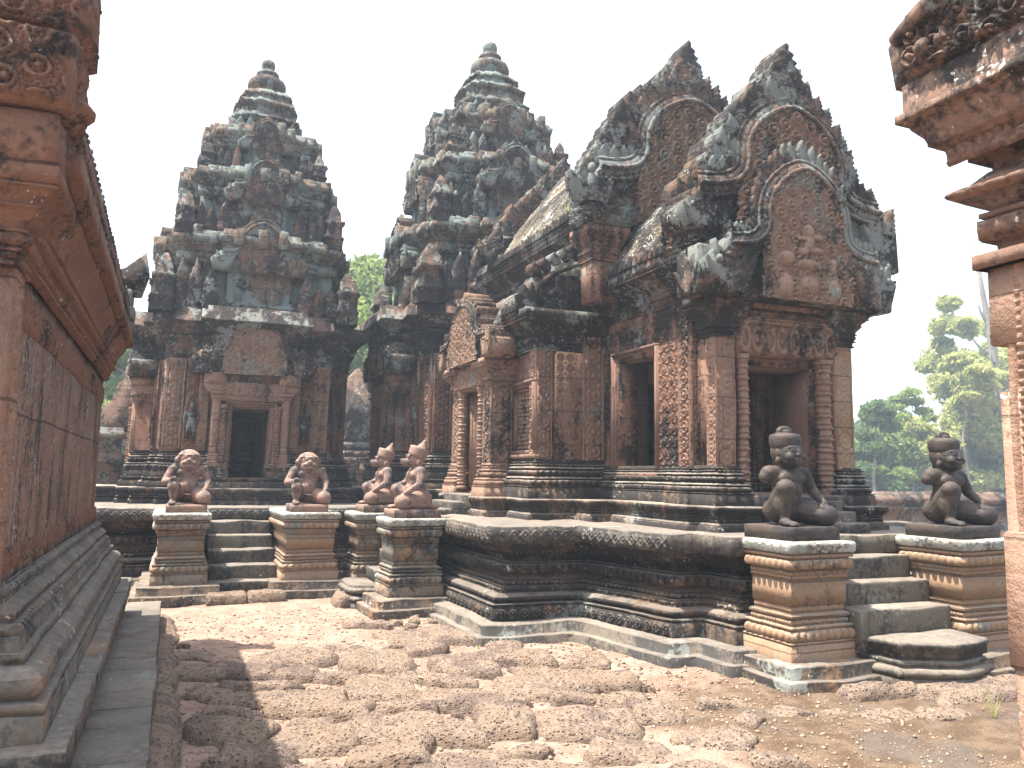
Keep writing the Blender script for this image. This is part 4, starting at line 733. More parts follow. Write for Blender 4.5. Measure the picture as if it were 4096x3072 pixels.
mb = MB(); p = Prof(2.4, .01).f(.015, .03).f(.02, .045).f(.012, .03).bead(.035, .04, .02, .04).f(.015, .06).tor(.05, .06, .025, .05, .008).f(.012, .075).f(.015, .09).sl(.16, .17, 5).f(.015, .2).f(.1, .215).f(.015, .17).f(.12, .16).f(.02, .19).f(.03, .19).f(.1, .1); mb.sweep(lp, p.p, .03); mb.build('cornice', M_libc, lib, (.006, 1.6, .003, 14.))
eave_m = MB(Matrix.Translation((-.45, 0, 0)) @ Matrix.Rotation(math.pi/2, 4, 'Z'))
for k in range(46): eave_m.mark(); eave_m.leaf(3.85+k*.098, 2.93, RNG.normal()*.05, .2, .092, 0, .14)
eave_m.build('eave_antefix', M_corn, lib, (.006, 3, .004, 20))
mb = MB(); nu = 16; tt = np.linspace(0, 1, nu); px = -.52-1.6*tt; pz = 2.95+1.55*np.sin(tt*math.pi/2)**.8; yy = np.linspace(3.8, 8.2, 80); mb.grid(np.repeat(px[:, None], 80, 1), np.repeat(yy[None], nu, 0), np.repeat(pz[:, None], 80, 1)); mb.build('vaulted_roof', M_roof, lib, (.02, 2.5, .01, 14))
# front pilaster and the end of its pediment
mb = MB(); mb.box(-1.3, -.6, 3.52, 3.76, 1.1, 2.42); mb.relief((-.598, 3.535, 1.14), (0, 1, 0), SV, .2, 1.26, chain(.2, .016), .009); mb.relief((-.86, 3.518, 1.14), (1, 0, 0), SV, .2, 1.2, lambda u, v: (np.abs((u/.04) % 1-.5) < .22)*(np.abs((v/.04) % 1-.5) < .22)*-.012*(u > .12), .008); mb.build('front_pilaster', M_gate, lib, (.003, 3, .002, 20))
mb = MB(); cap_mould(mb, rect(-1.3, -.6, 3.5, 3.76), 2.36, 2.74, .75, .02, .2); mb.build('front_capital', M_libc, lib)
mb = MB()
mb.blk(-1.4, -.46, 3.34, 3.72, 2.72, 2.93, .02, .06); mb.blk(-1.4, -.42, 3.30, 3.7, 2.935, 3.24, .02, .06); mb.blk(-1.4, -.39, 3.34, 3.72, 3.245, 3.62, .03, .06)
rl = medal(.085, .022, 14)
for z, x1, h_ in ((2.95, -.44, .27), (3.26, -.42, .3)): mb.relief((-1.2, 3.292 if z < 3 else 3.332, z), (1, 0, 0), SV, x1+1.2, h_, medal(.12, .03, 14), .005); mb.relief((x1+.012, 3.36, z), (0, 1, 0), SV, .3, h_, medal(.1, .025, 15), .006)
for z in (3.3, 3.36, 3.42, 3.0): mb.ell((-.42, 3.5, z), (.05, .12, .035), 8)
mb.build('pediment_end', M_libc, lib, (.012, 7., .005, 22.))
# stepped acroterion at the far corner of the library roof
mb = MB(); mb.blk(-.78, -.4, 8.1, 8.32, 2.8, 3.1, .02, .06); mb.blk(-.74, -.42, 8.1, 8.3, 3.1, 3.25, .02, .06); mb.extr([(-.72, 3.2), (-.36, 3.2), (-.3, 3.42), (-.33, 3.62), (-.5, 3.45), (-.7, 3.36)], 8.12, 8.28)
mb.build('roof_end_stone', M_ped, lib, (.015, 5, .006, 20))

# ================================================================ gateway pavilion, right foreground
gate = thing('gateway_pavilion', 'pink carved pilaster and flaring cornice of a building at the right edge, very near', 'gateway', (3.4, 1.5, 0))
gp = rect(2.965, 4.2, -.2, 2.17)
mb = MB(); mb.sweep(gp, [(-.05, 0), (1.95, 0)], .06, True); mb.relief((2.961, 2.14, 0.35), S_, SV, .05, 2.1, lambda u, v: 0*u+.004, .01)
for y in (2.06,): mb.relief((2.955, y+.03, .3), S_, SV, .035, 2.14, lambda u, v: (np.abs((v/.034) % 1-.5) < .3)*.012, .006)
mb.relief((2.955, 2.03, .3), S_, SV, .5, 1.0, chain(.5, .03), .006); mb.relief((2.955, 2.03, 1.95), S_, SV, .5, .45, chain(.3, .028), .006); mb.blk(2.95, 4.2, -.2, 2.19, 2.13, 2.44, .006); mb.blk(2.95, 4.2, -.2, 2.185, .9, 1.42, .01)
mb.box(3.01, 4.2, -.2, 2.16, 1.9, 2.46); mb.build('pilaster', M_gate, gate, (.006, 4., .002, 25.))
mb = MB(); p = Prof(2.44, .05).f(.055, .055).f(.01, -.01).f(.045, -.01).f(.008, .03).bead(.075, .035, .035, .07).f(.012, .01).f(.02, .03).f(.02, .0).sl(.035, .08).tor(.05, .07, .045, .08, .01).f(.015, .05).sl(.05, .0).f(.02, -.01).sl(.03, .03).f(.012, .05).sl(.06, .12, 2).f(.015, .13).f(.015, .15).sl(.09, .2, 4).f(.012, .215).f(.015, .235).f(.02, .235)
mb.sweep(gp, p.p, .012); zc = p.z; mb.relief((2.86, 2.28, 2.88), S_, SV, 1.5, .09, scroll(.07, .02, 3), .008); mb.build('cornice', M_gated, gate, (.005, 4, .002, 25.))
mb = MB(); mb.sweep(gp, [(zc, .21), (zc+.13, .21)], .04, True); mb.relief((2.806, 2.33, zc+.005), S_, SV, 2.2, .12, medal(.1, .035, 5), .006)
mb.build('scroll_frieze', M_gated, gate, (.005, 5, .002, 25.)); z1 = zc+.13
mb = MB(south_M(2.8, 1.2)); f0 = lambda x: x
poly = [(-1.22, z1), (1.2, z1), (1.2, z1+1.4), (.2, z1+1.4), (-.62, z1+1.15), (-.78, z1+.8), (-.92, z1+.52), (-.98, z1+.34), (-1.2, z1+.26), (-1.25, z1+.2)]
mb.extr(poly, -.04, .34); gr = mb.build('pediment_slab', M_gated, gate, (.012, 5, .005, 20.))
mb = MB(south_M(2.8, 1.2))
sc2 = medal(.11, .05, 21)
def gf(u, v): return sc2(u, v)
mb.relief((-1.16, -.045, z1+.02), (1, 0, 0), SV, 2.2, .26, gf, .007); mb.relief((-.9, -.045, z1+.28), (1, 0, 0), SV, 1.9, .28, gf, .007); mb.relief((-.74, -.045, z1+.56), (1, 0, 0), SV, 1.7, .5, gf, .008)
mb.tube([(-1.2, -.06, z1+.2), (-1.05, -.08, z1+.24), (-.86, -.09, z1+.28), (-.8, -.1, z1+.45), (-.85, -.1, z1+.62), (-.7, -.09, z1+.78)], [.03, .045, .05, .045, .04, .03], 10)
for (x, z, r) in ((-1.05, z1+.1, .04), (-.98, z1+.1, .025), (-.55, z1+.42, .05), (-.45, z1+.2, .045), (-.35, z1+.2, .04), (-.2, z1+.3, .05)): mb.ell((x, -.07, z), (r, r, r), 8)
mb.tube([(-.62, -.08, z1+.3), (-.45, -.1, z1+.42), (-.38, -.1, z1+.62), (-.4, -.1, z1+.85)], .028, 8); mb.build('serpent_carving', M_gated, gr, (.006, 6, .003, 25.))
mb = MB(); p = Prof(-.05, .2).f(.12).f(.01, .15).tor(.1, .1, .05).f(.02, .07).sl(.05, .02).f(.03, .03); mb.sweep(gp, p.p, .05); mb.build('base_moulding', M_pedes, gate)
# ================================================================ background ruins and walls
ru = thing('ruined_gateway', 'small collapsed gateway with a stepped flame gable, seen in the gap between the two towers', 'gateway ruin', (4.6, 22, 0))
mb = MB(); mb.box(3.3, 6.2, 22, 22.6, 0, 2.2); mb.sweep(rect(3.3, 6.2, 22, 22.6), [(2.2, .0), (2.3, .1), (2.42, .1)], .2); mb.build('wall', M_ruin, ru, (.05, 2, .03, 6))
mb = MB(); mb.extr([(3.6, 2.4), (5.7, 2.4), (5.5, 3.1), (5.2, 3.5), (4.9, 4.1), (4.62, 4.5), (4.3, 4.1), (4., 3.5), (3.7, 3.1)], 22.2, 22.6); mb.build('gable_wall', M_ruin, ru, (.03, 2, .02, 6))
gable(ru, Matrix.Translation((4.62, 22.0, 0)), .62, 2.1, 1.0, 0, .3, 'flame_pediment', res=.04, leafL=.25, mats=(M_ruin, M_corn, M_ruin), nleaf=7)
mb = MB()
for k in range(150):
    c = k % 12; r = k//12; x = 3.6+c*.2+.1*RNG.normal()*.5; z = .1+r*.16; 
    if z < 2.2-.35*max(0, (x-4.9)): mb.blk(x, x+.16+.1*RNG.random(), 20.9+.15*RNG.random(), 21.4, z, z+.14, .015, .3)
tag(mb.build('rubble_wall', M_ruin, None, (.03, 4, .015, 10)), 'loose stacked rubble masonry below the far flame gable between the towers', 'rubble wall')
lr = thing('ruined_wall_end', 'broken wall with a stepped stone pier standing beyond the left building', 'ruin', (-1.3, 20, 0))
mb = MB(); mb.box(-4, -.75, 20, 20.5, 0, 1.9); mb.sweep(rect(-1.75, -1.05, 19.8, 20.6), Prof(0, .05).f(1.75, 0).f(.1, .12).f(.1, .03).f(.35, -.04).f(.12, .1).f(.1, .02).p, .15); mb.build('wall', M_ruin, lr, (.02, 2, .015, 6))
mb = MB(); mb.extr([(-1.65, 2.5), (-.8, 2.4), (-.85, 4.0), (-.95, 4.15), (-1.05, 4.1), (-1.1, 3.6), (-1.25, 3.5), (-1.3, 3.1), (-1.45, 3.0), (-1.5, 2.7)], 20, 20.4); mb.build('stepped_pier', M_ruin, lr, (.04, 3, .02, 8))
mb = MB(); mb.extr([(-.85, 1.0), (-.6, 1.0), (-.62, 3.4), (-.72, 3.8), (-.86, 3.9)], 19.9, 20.1); mb.build('leaning_slab', M_ruin, lr, (.04, 3, .02, 8))
mb = MB(); mb.sweep(rect(11, 40, 16, 16.8), Prof(-.1, .25).f(.35).f(.05, .12).sl(.1, .02).f(.4, 0).f(.05, .06).f(.06, .12).f(.04, .05).sl(.08, .14).f(.08, .16).sl(.18, -.1, 3).p, .4)
tag(mb.build('enclosure_wall', M_ruin, None, (.03, 1.5, .02, 6)), 'long low laterite enclosure wall behind the right-hand statue', 'wall')
mb = MB(); mb.sweep(rect(12.6, 13.3, 15.4, 15.9), [(0, .05), (.3, .05), (.32, 0), (1.2, 0), (1.22, .06), (1.34, .06)], .1); tag(mb.build('masonry_pier', M_ruin, None, (.03, 2, .02, 6)), 'square red masonry pier standing before the enclosure wall, left of the right-hand statue', 'pier')

# ================================================================ trees
def tree(name, label, x, y, H, r, base, mat, n, trunk_r=.25, lean=(0, 0), leaf=.16, spread=(1, 1, 1), grp='trees beyond the temple walls', nb=9, clumps=26, flat=.6, pts=None, bk=0.):
    t = thing(name, label, 'tree', (x, y, 0), grp); rs = np.random.default_rng(int(abs(x*31+y*7+H*13))); mb = MB()
    P = np.array(pts) if pts is not None else np.array([(x+lean[0]*k/6+.15*rs.normal()*(k > 0), y+lean[1]*k/6, H*.92*k/6) for k in range(7)])
    mb.tube(P, np.linspace(trunk_r, trunk_r*.25, len(P)), 9); C = []
    for k in range(clumps):
        a = rs.random()*2*math.pi; q = rs.random()**.5; zz = base+(H-base)*rs.random(); pr = math.sin(math.pi*min(1, max(.08, (zz-base)/(H-base))*.85+.12))
        tx = np.interp(zz, P[:, 2], P[:, 0]); ty = np.interp(zz, P[:, 2], P[:, 1]); c = np.array([tx+r*spread[0]*q*pr*math.cos(a), ty+r*spread[1]*q*pr*math.sin(a), zz]); C.append(c)
        if k < nb*2: z0 = max(base*.6, zz-1.2*q*r*.5); s = np.array([np.interp(z0, P[:, 2], P[:, 0]), np.interp(z0, P[:, 2], P[:, 1]), z0]); m = (s+c)/2+np.array([0, 0, -.1*r]); mb.tube([s, m, c], [trunk_r*.35, trunk_r*.2, trunk_r*.07], 6)
    mb.build('trunk', M_bark, t, (.05, 1.2, .02, 6)); C = np.array(C)+np.array([.3*bk, bk, 0]); cr = r*.34*(.6+.8*rs.random(len(C)))
    i = rs.integers(0, len(C), n); d = rs.normal(size=(n, 3)); d /= np.linalg.norm(d, axis=1)[:, None]; rad = rs.random(n)**(.45)*cr[i]; c = C[i]+d*rad[:, None]*np.array([1, 1, flat])
    c = c+vn3(c, .8, 3)*.35*r*.3; U = rs.normal(size=(n, 3)); U /= np.linalg.norm(U, axis=1)[:, None]; W = np.cross(U, rs.normal(size=(n, 3))); W /= np.linalg.norm(W, axis=1)[:, None]; l = leaf*(.6+.8*rs.random(n))[:, None]
    V = np.stack([c-U*l, c-W*l*.45, c+U*l, c+W*l*.45], 1).reshape(-1, 3); lm = MB(); lm.add(V, [np.arange(4*n).reshape(n, 4)]); lm.build('crown', mat, t, None); return t
tree('leafy_tree', 'tall bright green tree seen in the gap between the two towers', 7.7, 34, 10.3, 4.0, 1.0, M_leafA, 40000, leaf=.18, clumps=80)
tree('leafy_tree', 'darker green tree low behind the small flame gable', 6.4, 40, 7.5, 3.2, 1., M_leafB, 14000, leaf=.18, clumps=30)
tree('leafy_tree', 'green tree peeping out beside the shaded left building', -1.6, 33, 7.2, 2.0, 1.4, M_leafA, 17000, leaf=.15, clumps=34)
tree('leafy_tree', 'darker tree low at the far left beyond the broken wall', -4.0, 38, 7., 3., 1., M_leafB, 12000, leaf=.17, clumps=30)
s7 = 1.
tree('tall_tree', 'tall pale-trunked tree leaning left at the right edge, leaves on one side', 47.9, 35, 13.6, 3.2, 3.5, M_leafC, 10000, .46, leaf=.24, clumps=30, bk=2.5, pts=[(48.6, 35, 0), (48.2, 35, 2.6), (47.9, 35, 4.6), (47.6, 35, 7.5), (47.2, 35, 10.5), (46.6, 35, 13.5), (46.1, 35, 16.6)], nb=10)
tree('leafy_tree', 'yellow-green tree spreading behind the tall pale trunk', 54.5, 39, 14, 3.6, 3, M_leafC, 14000, .4, leaf=.26, clumps=40)
tree('leafy_tree', 'drooping branch of yellow-green leaves left of the tall pale trunk', 43.8, 34.5, 9.2, 2.4, 6.2, M_leafC, 5500, .08, leaf=.22, clumps=14, flat=.35)
tree('sapling', 'thin sparse young tree with few leaves above the right-hand statue', 40.2, 35, 6.8, 1.6, 4.6, M_leafA, 700, .07, leaf=.24, clumps=9, flat=.4)
for k, (x, y, H, r, m, lb) in enumerate(((39.0, 36, 4.4, 2.6, M_leafA, 'green bushy tree nearest the hall at the right'), (42.5, 37, 5.2, 3.0, M_leafC, 'yellow-green bushy tree behind the right-hand statue'), (46., 36, 6.2, 3.2, M_leafC, 'tallest yellow-green bush left of the gateway at the right edge'), (50, 36, 6.4, 3.2, M_leafA, 'green bush by the foot of the pale-trunked tree'), (39.6, 42, 5.6, 2.2, M_leafB, 'dark conical tree just right of the hall'), (45.5, 42, 6.0, 3.4, M_leafB, 'dark tree behind the yellow-green bushes at the right'), (34.9, 33, 5.6, 1.6, M_leafB, 'dark leafy tree touching the right side of the hall'))):
    tree('bushy_tree', lb, x, y, H, r, .3, m, 15000, .12, leaf=.2, clumps=30, grp='bushes behind the enclosure wall')
tree('sapling', 'thin twiggy tree top showing above the hall roof', 12.6, 27, 12.0, 1.5, 9.6, M_leafA, 900, .08, leaf=.13, clumps=12)
# distant wood all round
rs = np.random.default_rng(5); n = 60000; a = rs.random(n)*math.pi*1.7-.35*math.pi; rr_ = 62+22*rs.random(n); hx = rr_*np.cos(a); hy = rr_*np.sin(a); top = 5.0+2.*vnoise(np.stack([a*14, 0*a, 0*a], 1), 1., 4); c = np.stack([hx, hy, top*rs.random(n)**.8], 1)
U = rs.normal(size=(n, 3)); U /= np.linalg.norm(U, axis=1)[:, None]; W = np.cross(U, rs.normal(size=(n, 3))); W /= np.linalg.norm(W, axis=1)[:, None]; V = np.stack([c-U*.42, c-W*.2, c+U*.42, c+W*.2], 1).reshape(-1, 3)
mb = MB(); mb.add(V, [np.arange(4*n).reshape(n, 4)]); o = mb.build('distant_wood', M_leafB, None, None); o['kind'] = 'stuff'; o['label'] = 'far band of dense trees all round the site'; o['category'] = 'wood'

# ================================================================ ground
def axis(a0, a1, st, far, k): 
    fine = np.arange(a0, a1, st); o = np.geomspace(st, far, k); return np.concatenate([(a0-np.cumsum(o))[::-1], fine, a1+np.cumsum(o)])
ax = axis(-.5, 8., .035, 20, 34); ay = axis(2.2, 12., .035, 20, 34); X, Y = np.meshgrid(ax, ay, indexing='ij'); Pq = np.stack([X.ravel(), Y.ravel(), 0*X.ravel()], 1)
def gz(P):
    near = np.exp(-np.maximum(0, np.hypot(P[:, 0]-3, P[:, 1]-6)-6)/4.); return (.02*vnoise(P, 1.1, 2)+.012*vnoise(P, 4., 3)+.007*vnoise(P, 13., 4)+.004*vnoise(P, 30., 6))*near+.016*np.clip(P[:, 1]-5.5, 0, 5)-.03*np.exp(-((P[:, 0]-1.8)**2+(P[:, 1]-5.5)**2)/6)
Z = gz(Pq).reshape(X.shape)
b = NB('sandy_ground'); geo = b.n('ShaderNodeNewGeometry'); pos = geo.outputs['Position']; nA = b.noise(pos, .8, 4, .6); nB = b.noise(pos, 5., 5, .6, 2.); nC = b.noise(pos, 38., 5, .7, 4.); vo = b.n('ShaderNodeTexVoronoi', {'Vector': pos, 'Scale': 48.}); sx = b.n('ShaderNodeSeparateXYZ', {0: pos})
col = b.mix(b.ramp(nB, .4, .62), (.235, .16, .122), (.32, .228, .18)); col = b.mix(b.math('MULTIPLY', b.ramp(nC, .45, .65), .5), col, (.19, .115, .08))
md = b.math('MULTIPLY', b.ramp(b.math('ADD', sx.outputs[0], b.math('MULTIPLY', b.math('SUBTRACT', nA, .5), 2.2)), 2.9, 3.7), b.math('SUBTRACT', 1., b.ramp(sx.outputs[1], 4.9, 6.2)))
mud = b.mix(b.ramp(nB, .42, .6), (.075, .05, .03), (.125, .088, .056)); mud = b.mix(b.math('MULTIPLY', b.ramp(b.noise(pos, 1.6, 4, .6, 9.), .52, .64), .8), mud, (.085, .074, .064)); mud = b.mix(b.ramp(b.noise(pos, 60., 2, .5, 7.), .66, .7), mud, (.3, .25, .2))
col = b.mix(b.math('MULTIPLY', md, .9), col, mud)
h = b.math('ADD', b.math('MULTIPLY', nC, .8), b.math('MULTIPLY', vo.outputs['Distance'], -.5)); bp = b.n('ShaderNodeBump', {'Height': h, 'Strength': .8, 'Distance': .025}); pb = b.n('ShaderNodeBsdfPrincipled', {'Base Color': col, 'Roughness': .95, 'Specular IOR Level': .1, 'Normal': bp.outputs[0]}); b.n('ShaderNodeOutputMaterial', {0: pb.outputs[0]})
mb = MB(); mb.grid(X, Y, Z); g = mb.build('ground', b.m, None, None, True); g['kind'] = 'structure'
BL = [(2.47, 7.76, .87, .6, -18), (1.67, 6.96, .51, .5, -18), (2.34, 6.63, .44, .5, -18), (2.84, 6.65, .48, .42, -18), (2.57, 5.86, .36, .5, -19), (2.9, 5.8, .36, .46, -19), (3.24, 5.74, .33, .32, -20), (2.09, 6.13, .3, .2, -20), (1.51, 6.13, .44, .42, -20), (1.97, 5.62, .52, .38, -19), (1.2, 5.66, .26, .25, -21), (1.56, 5.5, .32, .18, -18), (3.06, 5.26, .37, .22, -19), (2.1, 5.1, .3, .5, -20), (2.55, 4.83, .54, .42, -20), (3.1, 4.86, .31, .28, -19), (1.28, 5.05, .44, .4, -20), (1.7, 5.0, .35, .3, -20), (1.97, 4.55, .26, .14, -20), (1.58, 4.45, .42, .27, -21), (2.15, 7.1, .3, .16, -20), (.52, 6.95, .6, .3, -20), (.68, 6.5, .46, .2, -19), (1.04, 7.28, .55, .42, -19), (.62, 6.1, .44, .2, -19), (.97, 6.72, .3, .2, -20), (1.25, 6.54, .28, .2, -19), (.95, 5.78, .44, .24, -20), (.42, 5.8, .26, .16, -21), (.4, 5.4, .42, .26, -20), (.5, 4.85, .34, .3, -21), (.85, 5.12, .42, .38, -19), (.7, 4.5, .4, .22, -21), (1.15, 6.05, .2, .22, -18), (1.9, 8.35, .36, .22, -10), (2.0, 4.15, .5, .3, -18), (1.1, 4.3, .4, .3, -22), (3.35, 6.35, .3, .3, -25), (2.75, 5.35, .26, .16, -20), (2.3, 5.45, .18, .14, 10)]
rs = np.random.default_rng(3)
def lat_block(k, cx, cy, w_, d_, ang, h=None, z=None):
    nr, na = 13, 44; r = np.linspace(0, 1, nr); th = np.arange(na)/na*2*math.pi; e = 4.5+4.*rs.random(); sr = (np.abs(np.cos(th))**e+np.abs(np.sin(th))**e)**(-1/e); sr = sr*(1+.16*vnoise(np.stack([np.cos(th)*1.3+k*7, np.sin(th)*1.3, 0*th], 1), 1., 5)); h = h or .05+.045*rs.random(); hh = h*np.clip(1-r**11, 0, 1)**.8; hh[-1] = -.09; hh[-2] = h*.35; r2 = r.copy(); r2[-2] = .985; r2[-1] = 1.
    Xl = r2[:, None]*sr[None]*w_*.53; Yl = r2[:, None]*sr[None]*0+r2[:, None]*(sr*np.sin(th))[None]*d_*.53; Xl = r2[:, None]*(sr*np.cos(th))[None]*w_*.53; Zl = np.repeat(hh[:, None], na, 1); zg = z if z is not None else float(gz(np.array([[cx, cy, 0.]]))[0])-.005
    tl = (.10*rs.normal()*.5, .10*rs.normal()*.5); Zl = Zl+Xl*tl[0]+Yl*tl[1]; i = np.arange(nr*na).reshape(nr, na); j = np.roll(i, -1, 1); Vv = np.stack([Xl, Yl, Zl], -1).reshape(-1, 3)
    mb = MB(Matrix.Translation((cx, cy, zg)) @ Matrix.Rotation(R(ang), 4, 'Z')); mb.add(Vv, [np.stack([i[:-1], i[1:], j[1:], j[:-1]], -1).reshape(-1, 4)]); return mb.build('laterite_block', M_lat, None, (.032, 3.6, .017, 13.), False)
for k, (cx, cy, w_, d_, ang) in enumerate(BL): tag(lat_block(k, cx, cy, w_*1.22, d_*1.27, ang), 'rounded pitted laterite block set in the sandy courtyard floor', 'stone block', 'laterite blocks of the courtyard floor')
ex = []
for k in range(1500):
    x, y = .2+3.3*rs.random(), 3.4+4.2*rs.random(); w_, d_ = .28+.3*rs.random(), .18+.2*rs.random()
    if x > 3.3-.3*max(0, y-6) or len(ex) > 30: continue
    if all(((x-a_)/(.55*(w_+c_)))**2+((y-b_)/(.58*(d_+e_)))**2 > 1 for a_, b_, c_, e_, *_ in BL+ex): ex.append((x, y, w_, d_, -18+10*rs.normal()))
for k, (cx, cy, w_, d_, ang) in enumerate(ex): tag(lat_block(200+k, cx, cy, w_, d_, ang, .03+.03*rs.random()), 'rounded pitted laterite block set in the sandy courtyard floor', 'stone block', 'laterite blocks of the courtyard floor')
tag(lat_block(90, 2.0, 9.7, .36, .3, 5, .14), 'thick laterite block lying below the farther monkey-headed statue', 'stone block')
for k, (cx, cy, w_, d_) in enumerate(((6.0, 4.5, 1.5, .42), (7.3, 4.5, 1.1, .5), (5.0, 4.75, .7, .2))): tag(lat_block(60+k, cx, cy, w_, d_, -3, .1, -.02), 'broad worn laterite slab before the right-hand stairs', 'stone slab', 'laterite slabs before the right-hand stairs')
# loose stones and gravel
for k, (cx, cy, s_) in enumerate(((2.2, 8.35, .1), (2.33, 8.2, .085), (2.42, 8.4, .1), (2.08, 8.2, .07), (2.6, 8.3, .06), (2.25, 8.05, .06), (3.45, 5.5, .07), (3.6, 5.3, .06), (3.25, 6.05, .06), (1.85, 5.3, .05), (.25, 6.9, .06), (.2, 7.9, .07), (3.3, 5.3, .045))): tag(lat_block(120+k, cx, cy, s_*1.6, s_*1.2, 40*k, s_*.7), 'small loose stone lying on the courtyard floor', 'stone', 'loose stones on the courtyard floor')
def scatter(name, mat, n, x0, x1, y0, y1, s0, s1, label, seed):
    r_ = np.random.default_rng(seed); x = x0+(x1-x0)*r_.random(n); y = y0+(y1-y0)*r_.random(n); z = gz(np.stack([x, y, 0*x], 1)); s_ = s0+(s1-s0)*r_.random(n)**3; O = np.array([(1, 0, 0), (0, 1, 0), (-1, 0, 0), (0, -1, 0), (0, 0, .7), (0, 0, -.7)], float)
    D = O[None]*s_[:, None, None]*(.6+.8*r_.random((n, 6, 1))); a = r_.random(n)*6.28; c_, sn = np.cos(a), np.sin(a); V = np.stack([D[..., 0]*c_[:, None]-D[..., 1]*sn[:, None], D[..., 0]*sn[:, None]+D[..., 1]*c_[:, None], D[..., 2]], -1)+np.stack([x, y, z+s_*.2], -1)[:, None]
    T = np.array([(0, 1, 4), (1, 2, 4), (2, 3, 4), (3, 0, 4), (1, 0, 5), (2, 1, 5), (3, 2, 5), (0, 3, 5)]); F = (np.arange(n)*6)[:, None, None]+T[None]
    mb = MB(); mb.add(V.reshape(-1, 3), [F.reshape(-1, 3)]); o = mb.build(name, mat, None, None); o['kind'] = 'stuff'; o['label'] = label; o['category'] = 'gravel'; return o
scatter('gravel', stone('gravel_stone', (.36, .22, .15), (.5, .36, .26), black=.1, streak=0, white=.2), 9000, .05, 4.6, 3.2, 9.6, .005, .02, 'fine reddish gravel between the laterite blocks', 4)
scatter('stone_chips', stone('pale_chips', (.6, .58, .54), (.7, .68, .65), black=.0, streak=0), 170, .05, 4.2, 3.5, 8.5, .006, .02, 'scattered pale stone chips on the ground', 8)
for k, (cx, cy, w_, d_, a_) in enumerate(((3.72, 4.95, .4, .16, -15), (4.02, 4.62, .34, .2, 10), (4.35, 4.5, .28, .14, -30), (4.6, 4.3, .4, .22, 0), (3.6, 4.5, .2, .14, 30), (5.0, 4.2, .4, .2, -10), (3.3, 4.3, .3, .2, -20))): tag(lat_block(150+k, cx, cy, w_, d_, a_, .028), 'low broken rock showing through the muddy ground before the right-hand pedestal', 'rock', 'low rocks in the mud')
def flat_leaves(name, mat, n, x0, x1, y0, y1, L, label, up, seed):
    r_ = np.random.default_rng(seed); x = x0+(x1-x0)*r_.random(n); y = y0+(y1-y0)*r_.random(n); z = gz(np.stack([x, y, 0*x], 1))+.05*r_.random(n)+.012; a = r_.random(n)*6.28; U = np.stack([np.cos(a), np.sin(a), up*r_.normal(size=n)], 1); W = np.stack([-np.sin(a), np.cos(a), .5*r_.normal(size=n)], 1); l = (L*(.5+r_.random(n)))[:, None]; c = np.stack([x, y, z], 1)
    V = np.stack([c-U*l, c-W*l*.4+[0, 0, .004], c+U*l, c+W*l*.4+[0, 0, .004]], 1).reshape(-1, 3); mb = MB(); mb.add(V, [np.arange(4*n).reshape(n, 4)]); o = mb.build(name, mat, None, False); o['kind'] = 'stuff'; o['label'] = label; o['category'] = 'leaves'
flat_leaves('fallen_leaves', stone('dry_leaf', (.4, .28, .16), (.55, .45, .3), black=.2, streak=0), 160, .1, 6.5, 3.3, 10.2, .022, 'dry leaves fallen on the courtyard floor', .3, 12)
scatter('edge_rubble', M_lat, 260, 2.6, 4.2, 4.9, 8.6, .012, .035, 'small rubble along the foot of the terrace', 21)
def tuft(x, y, z, n, h, label):
    r_ = np.random.default_rng(int(x*100)); mb = MB(); 
    for k in range(n):
        a = r_.random()*6.28; l = h*(.5+.5*r_.random()); e = np.array([math.cos(a)*l*.5, math.sin(a)*l*.5, l]); p = np.array([x, y, z]); q = np.array([-math.sin(a), math.cos(a), 0])*.004; mb.add([p-q, p+q, p+e*.6+q*.7+[0, 0, l*.1], p+e*.6-q*.7+[0, 0, l*.1], p+e], [np.array([[0, 1, 2, 3]]), np.array([[3, 2, 4]])])
    tag(mb.build('grass_tuft', M_leafC, None, False), label, 'grass tuft')
tuft(5.25, 4.02, 0., 7, .3, 'thin dry grass blades standing in the mud at the lower right'); tuft(4.62, 9.3, 4.95, 22, .3, 'dry grass tuft growing on the hall roof eave'); tuft(2.6, 6.95, .06, 10, .05, 'tiny green sprig at the foot of the terrace steps')
# ================================================================ statues
def figure(mb, name, mat, parent, vox, smooth=3):
    o = mb.build(name, mat, None, None); m = o.modifiers.new('r', 'REMESH'); m.mode = 'VOXEL'; m.voxel_size = vox; m2 = o.modifiers.new('s', 'SMOOTH'); m2.iterations = smooth; m2.factor = .5
    dg = bpy.context.evaluated_depsgraph_get(); dg.update(); me = bpy.data.meshes.new_from_object(o.evaluated_get(dg)); o.modifiers.clear(); old = o.data; o.data = me; bpy.data.meshes.remove(old); me.materials.clear(); me.materials.append(mat); me.polygons.foreach_set('use_smooth', np.ones(len(me.polygons), bool)); me.name = name; o.parent = parent; return o
def cap0(mb, p, q, a, b_): mb.tube(np.linspace(p, q, 5), np.linspace(a, b_, 5), 12); mb.ell(p, (a, a, a), 8); mb.ell(q, (b_, b_, b_), 8)
def hand(mb, c, fwd, up, s=1., curl=.5, side=1):
    c, f, u = (np.array(v, float) for v in (c, fwd, up)); f /= np.linalg.norm(f); rt = np.cross(f, u); rt /= np.linalg.norm(rt); u = np.cross(rt, f); mb.ell(c, (.026*s, .03*s, .016*s), 7)
    for k, l in enumerate((.8, 1., .95, .75)):
        a = c+rt*(k-1.5)*.014*s+f*.02*s; m = a+f*.026*s*l+u*.006*s; e = m+f*.018*s*l-u*.024*s*curl; cap0(mb, a, m, .0078*s, .0072*s); cap0(mb, m, e, .0072*s, .006*s)
    a = c-rt*side*.024*s; cap0(mb, a, a+f*.03*s-rt*side*.012*s-u*.01*s, .009*s, .007*s)
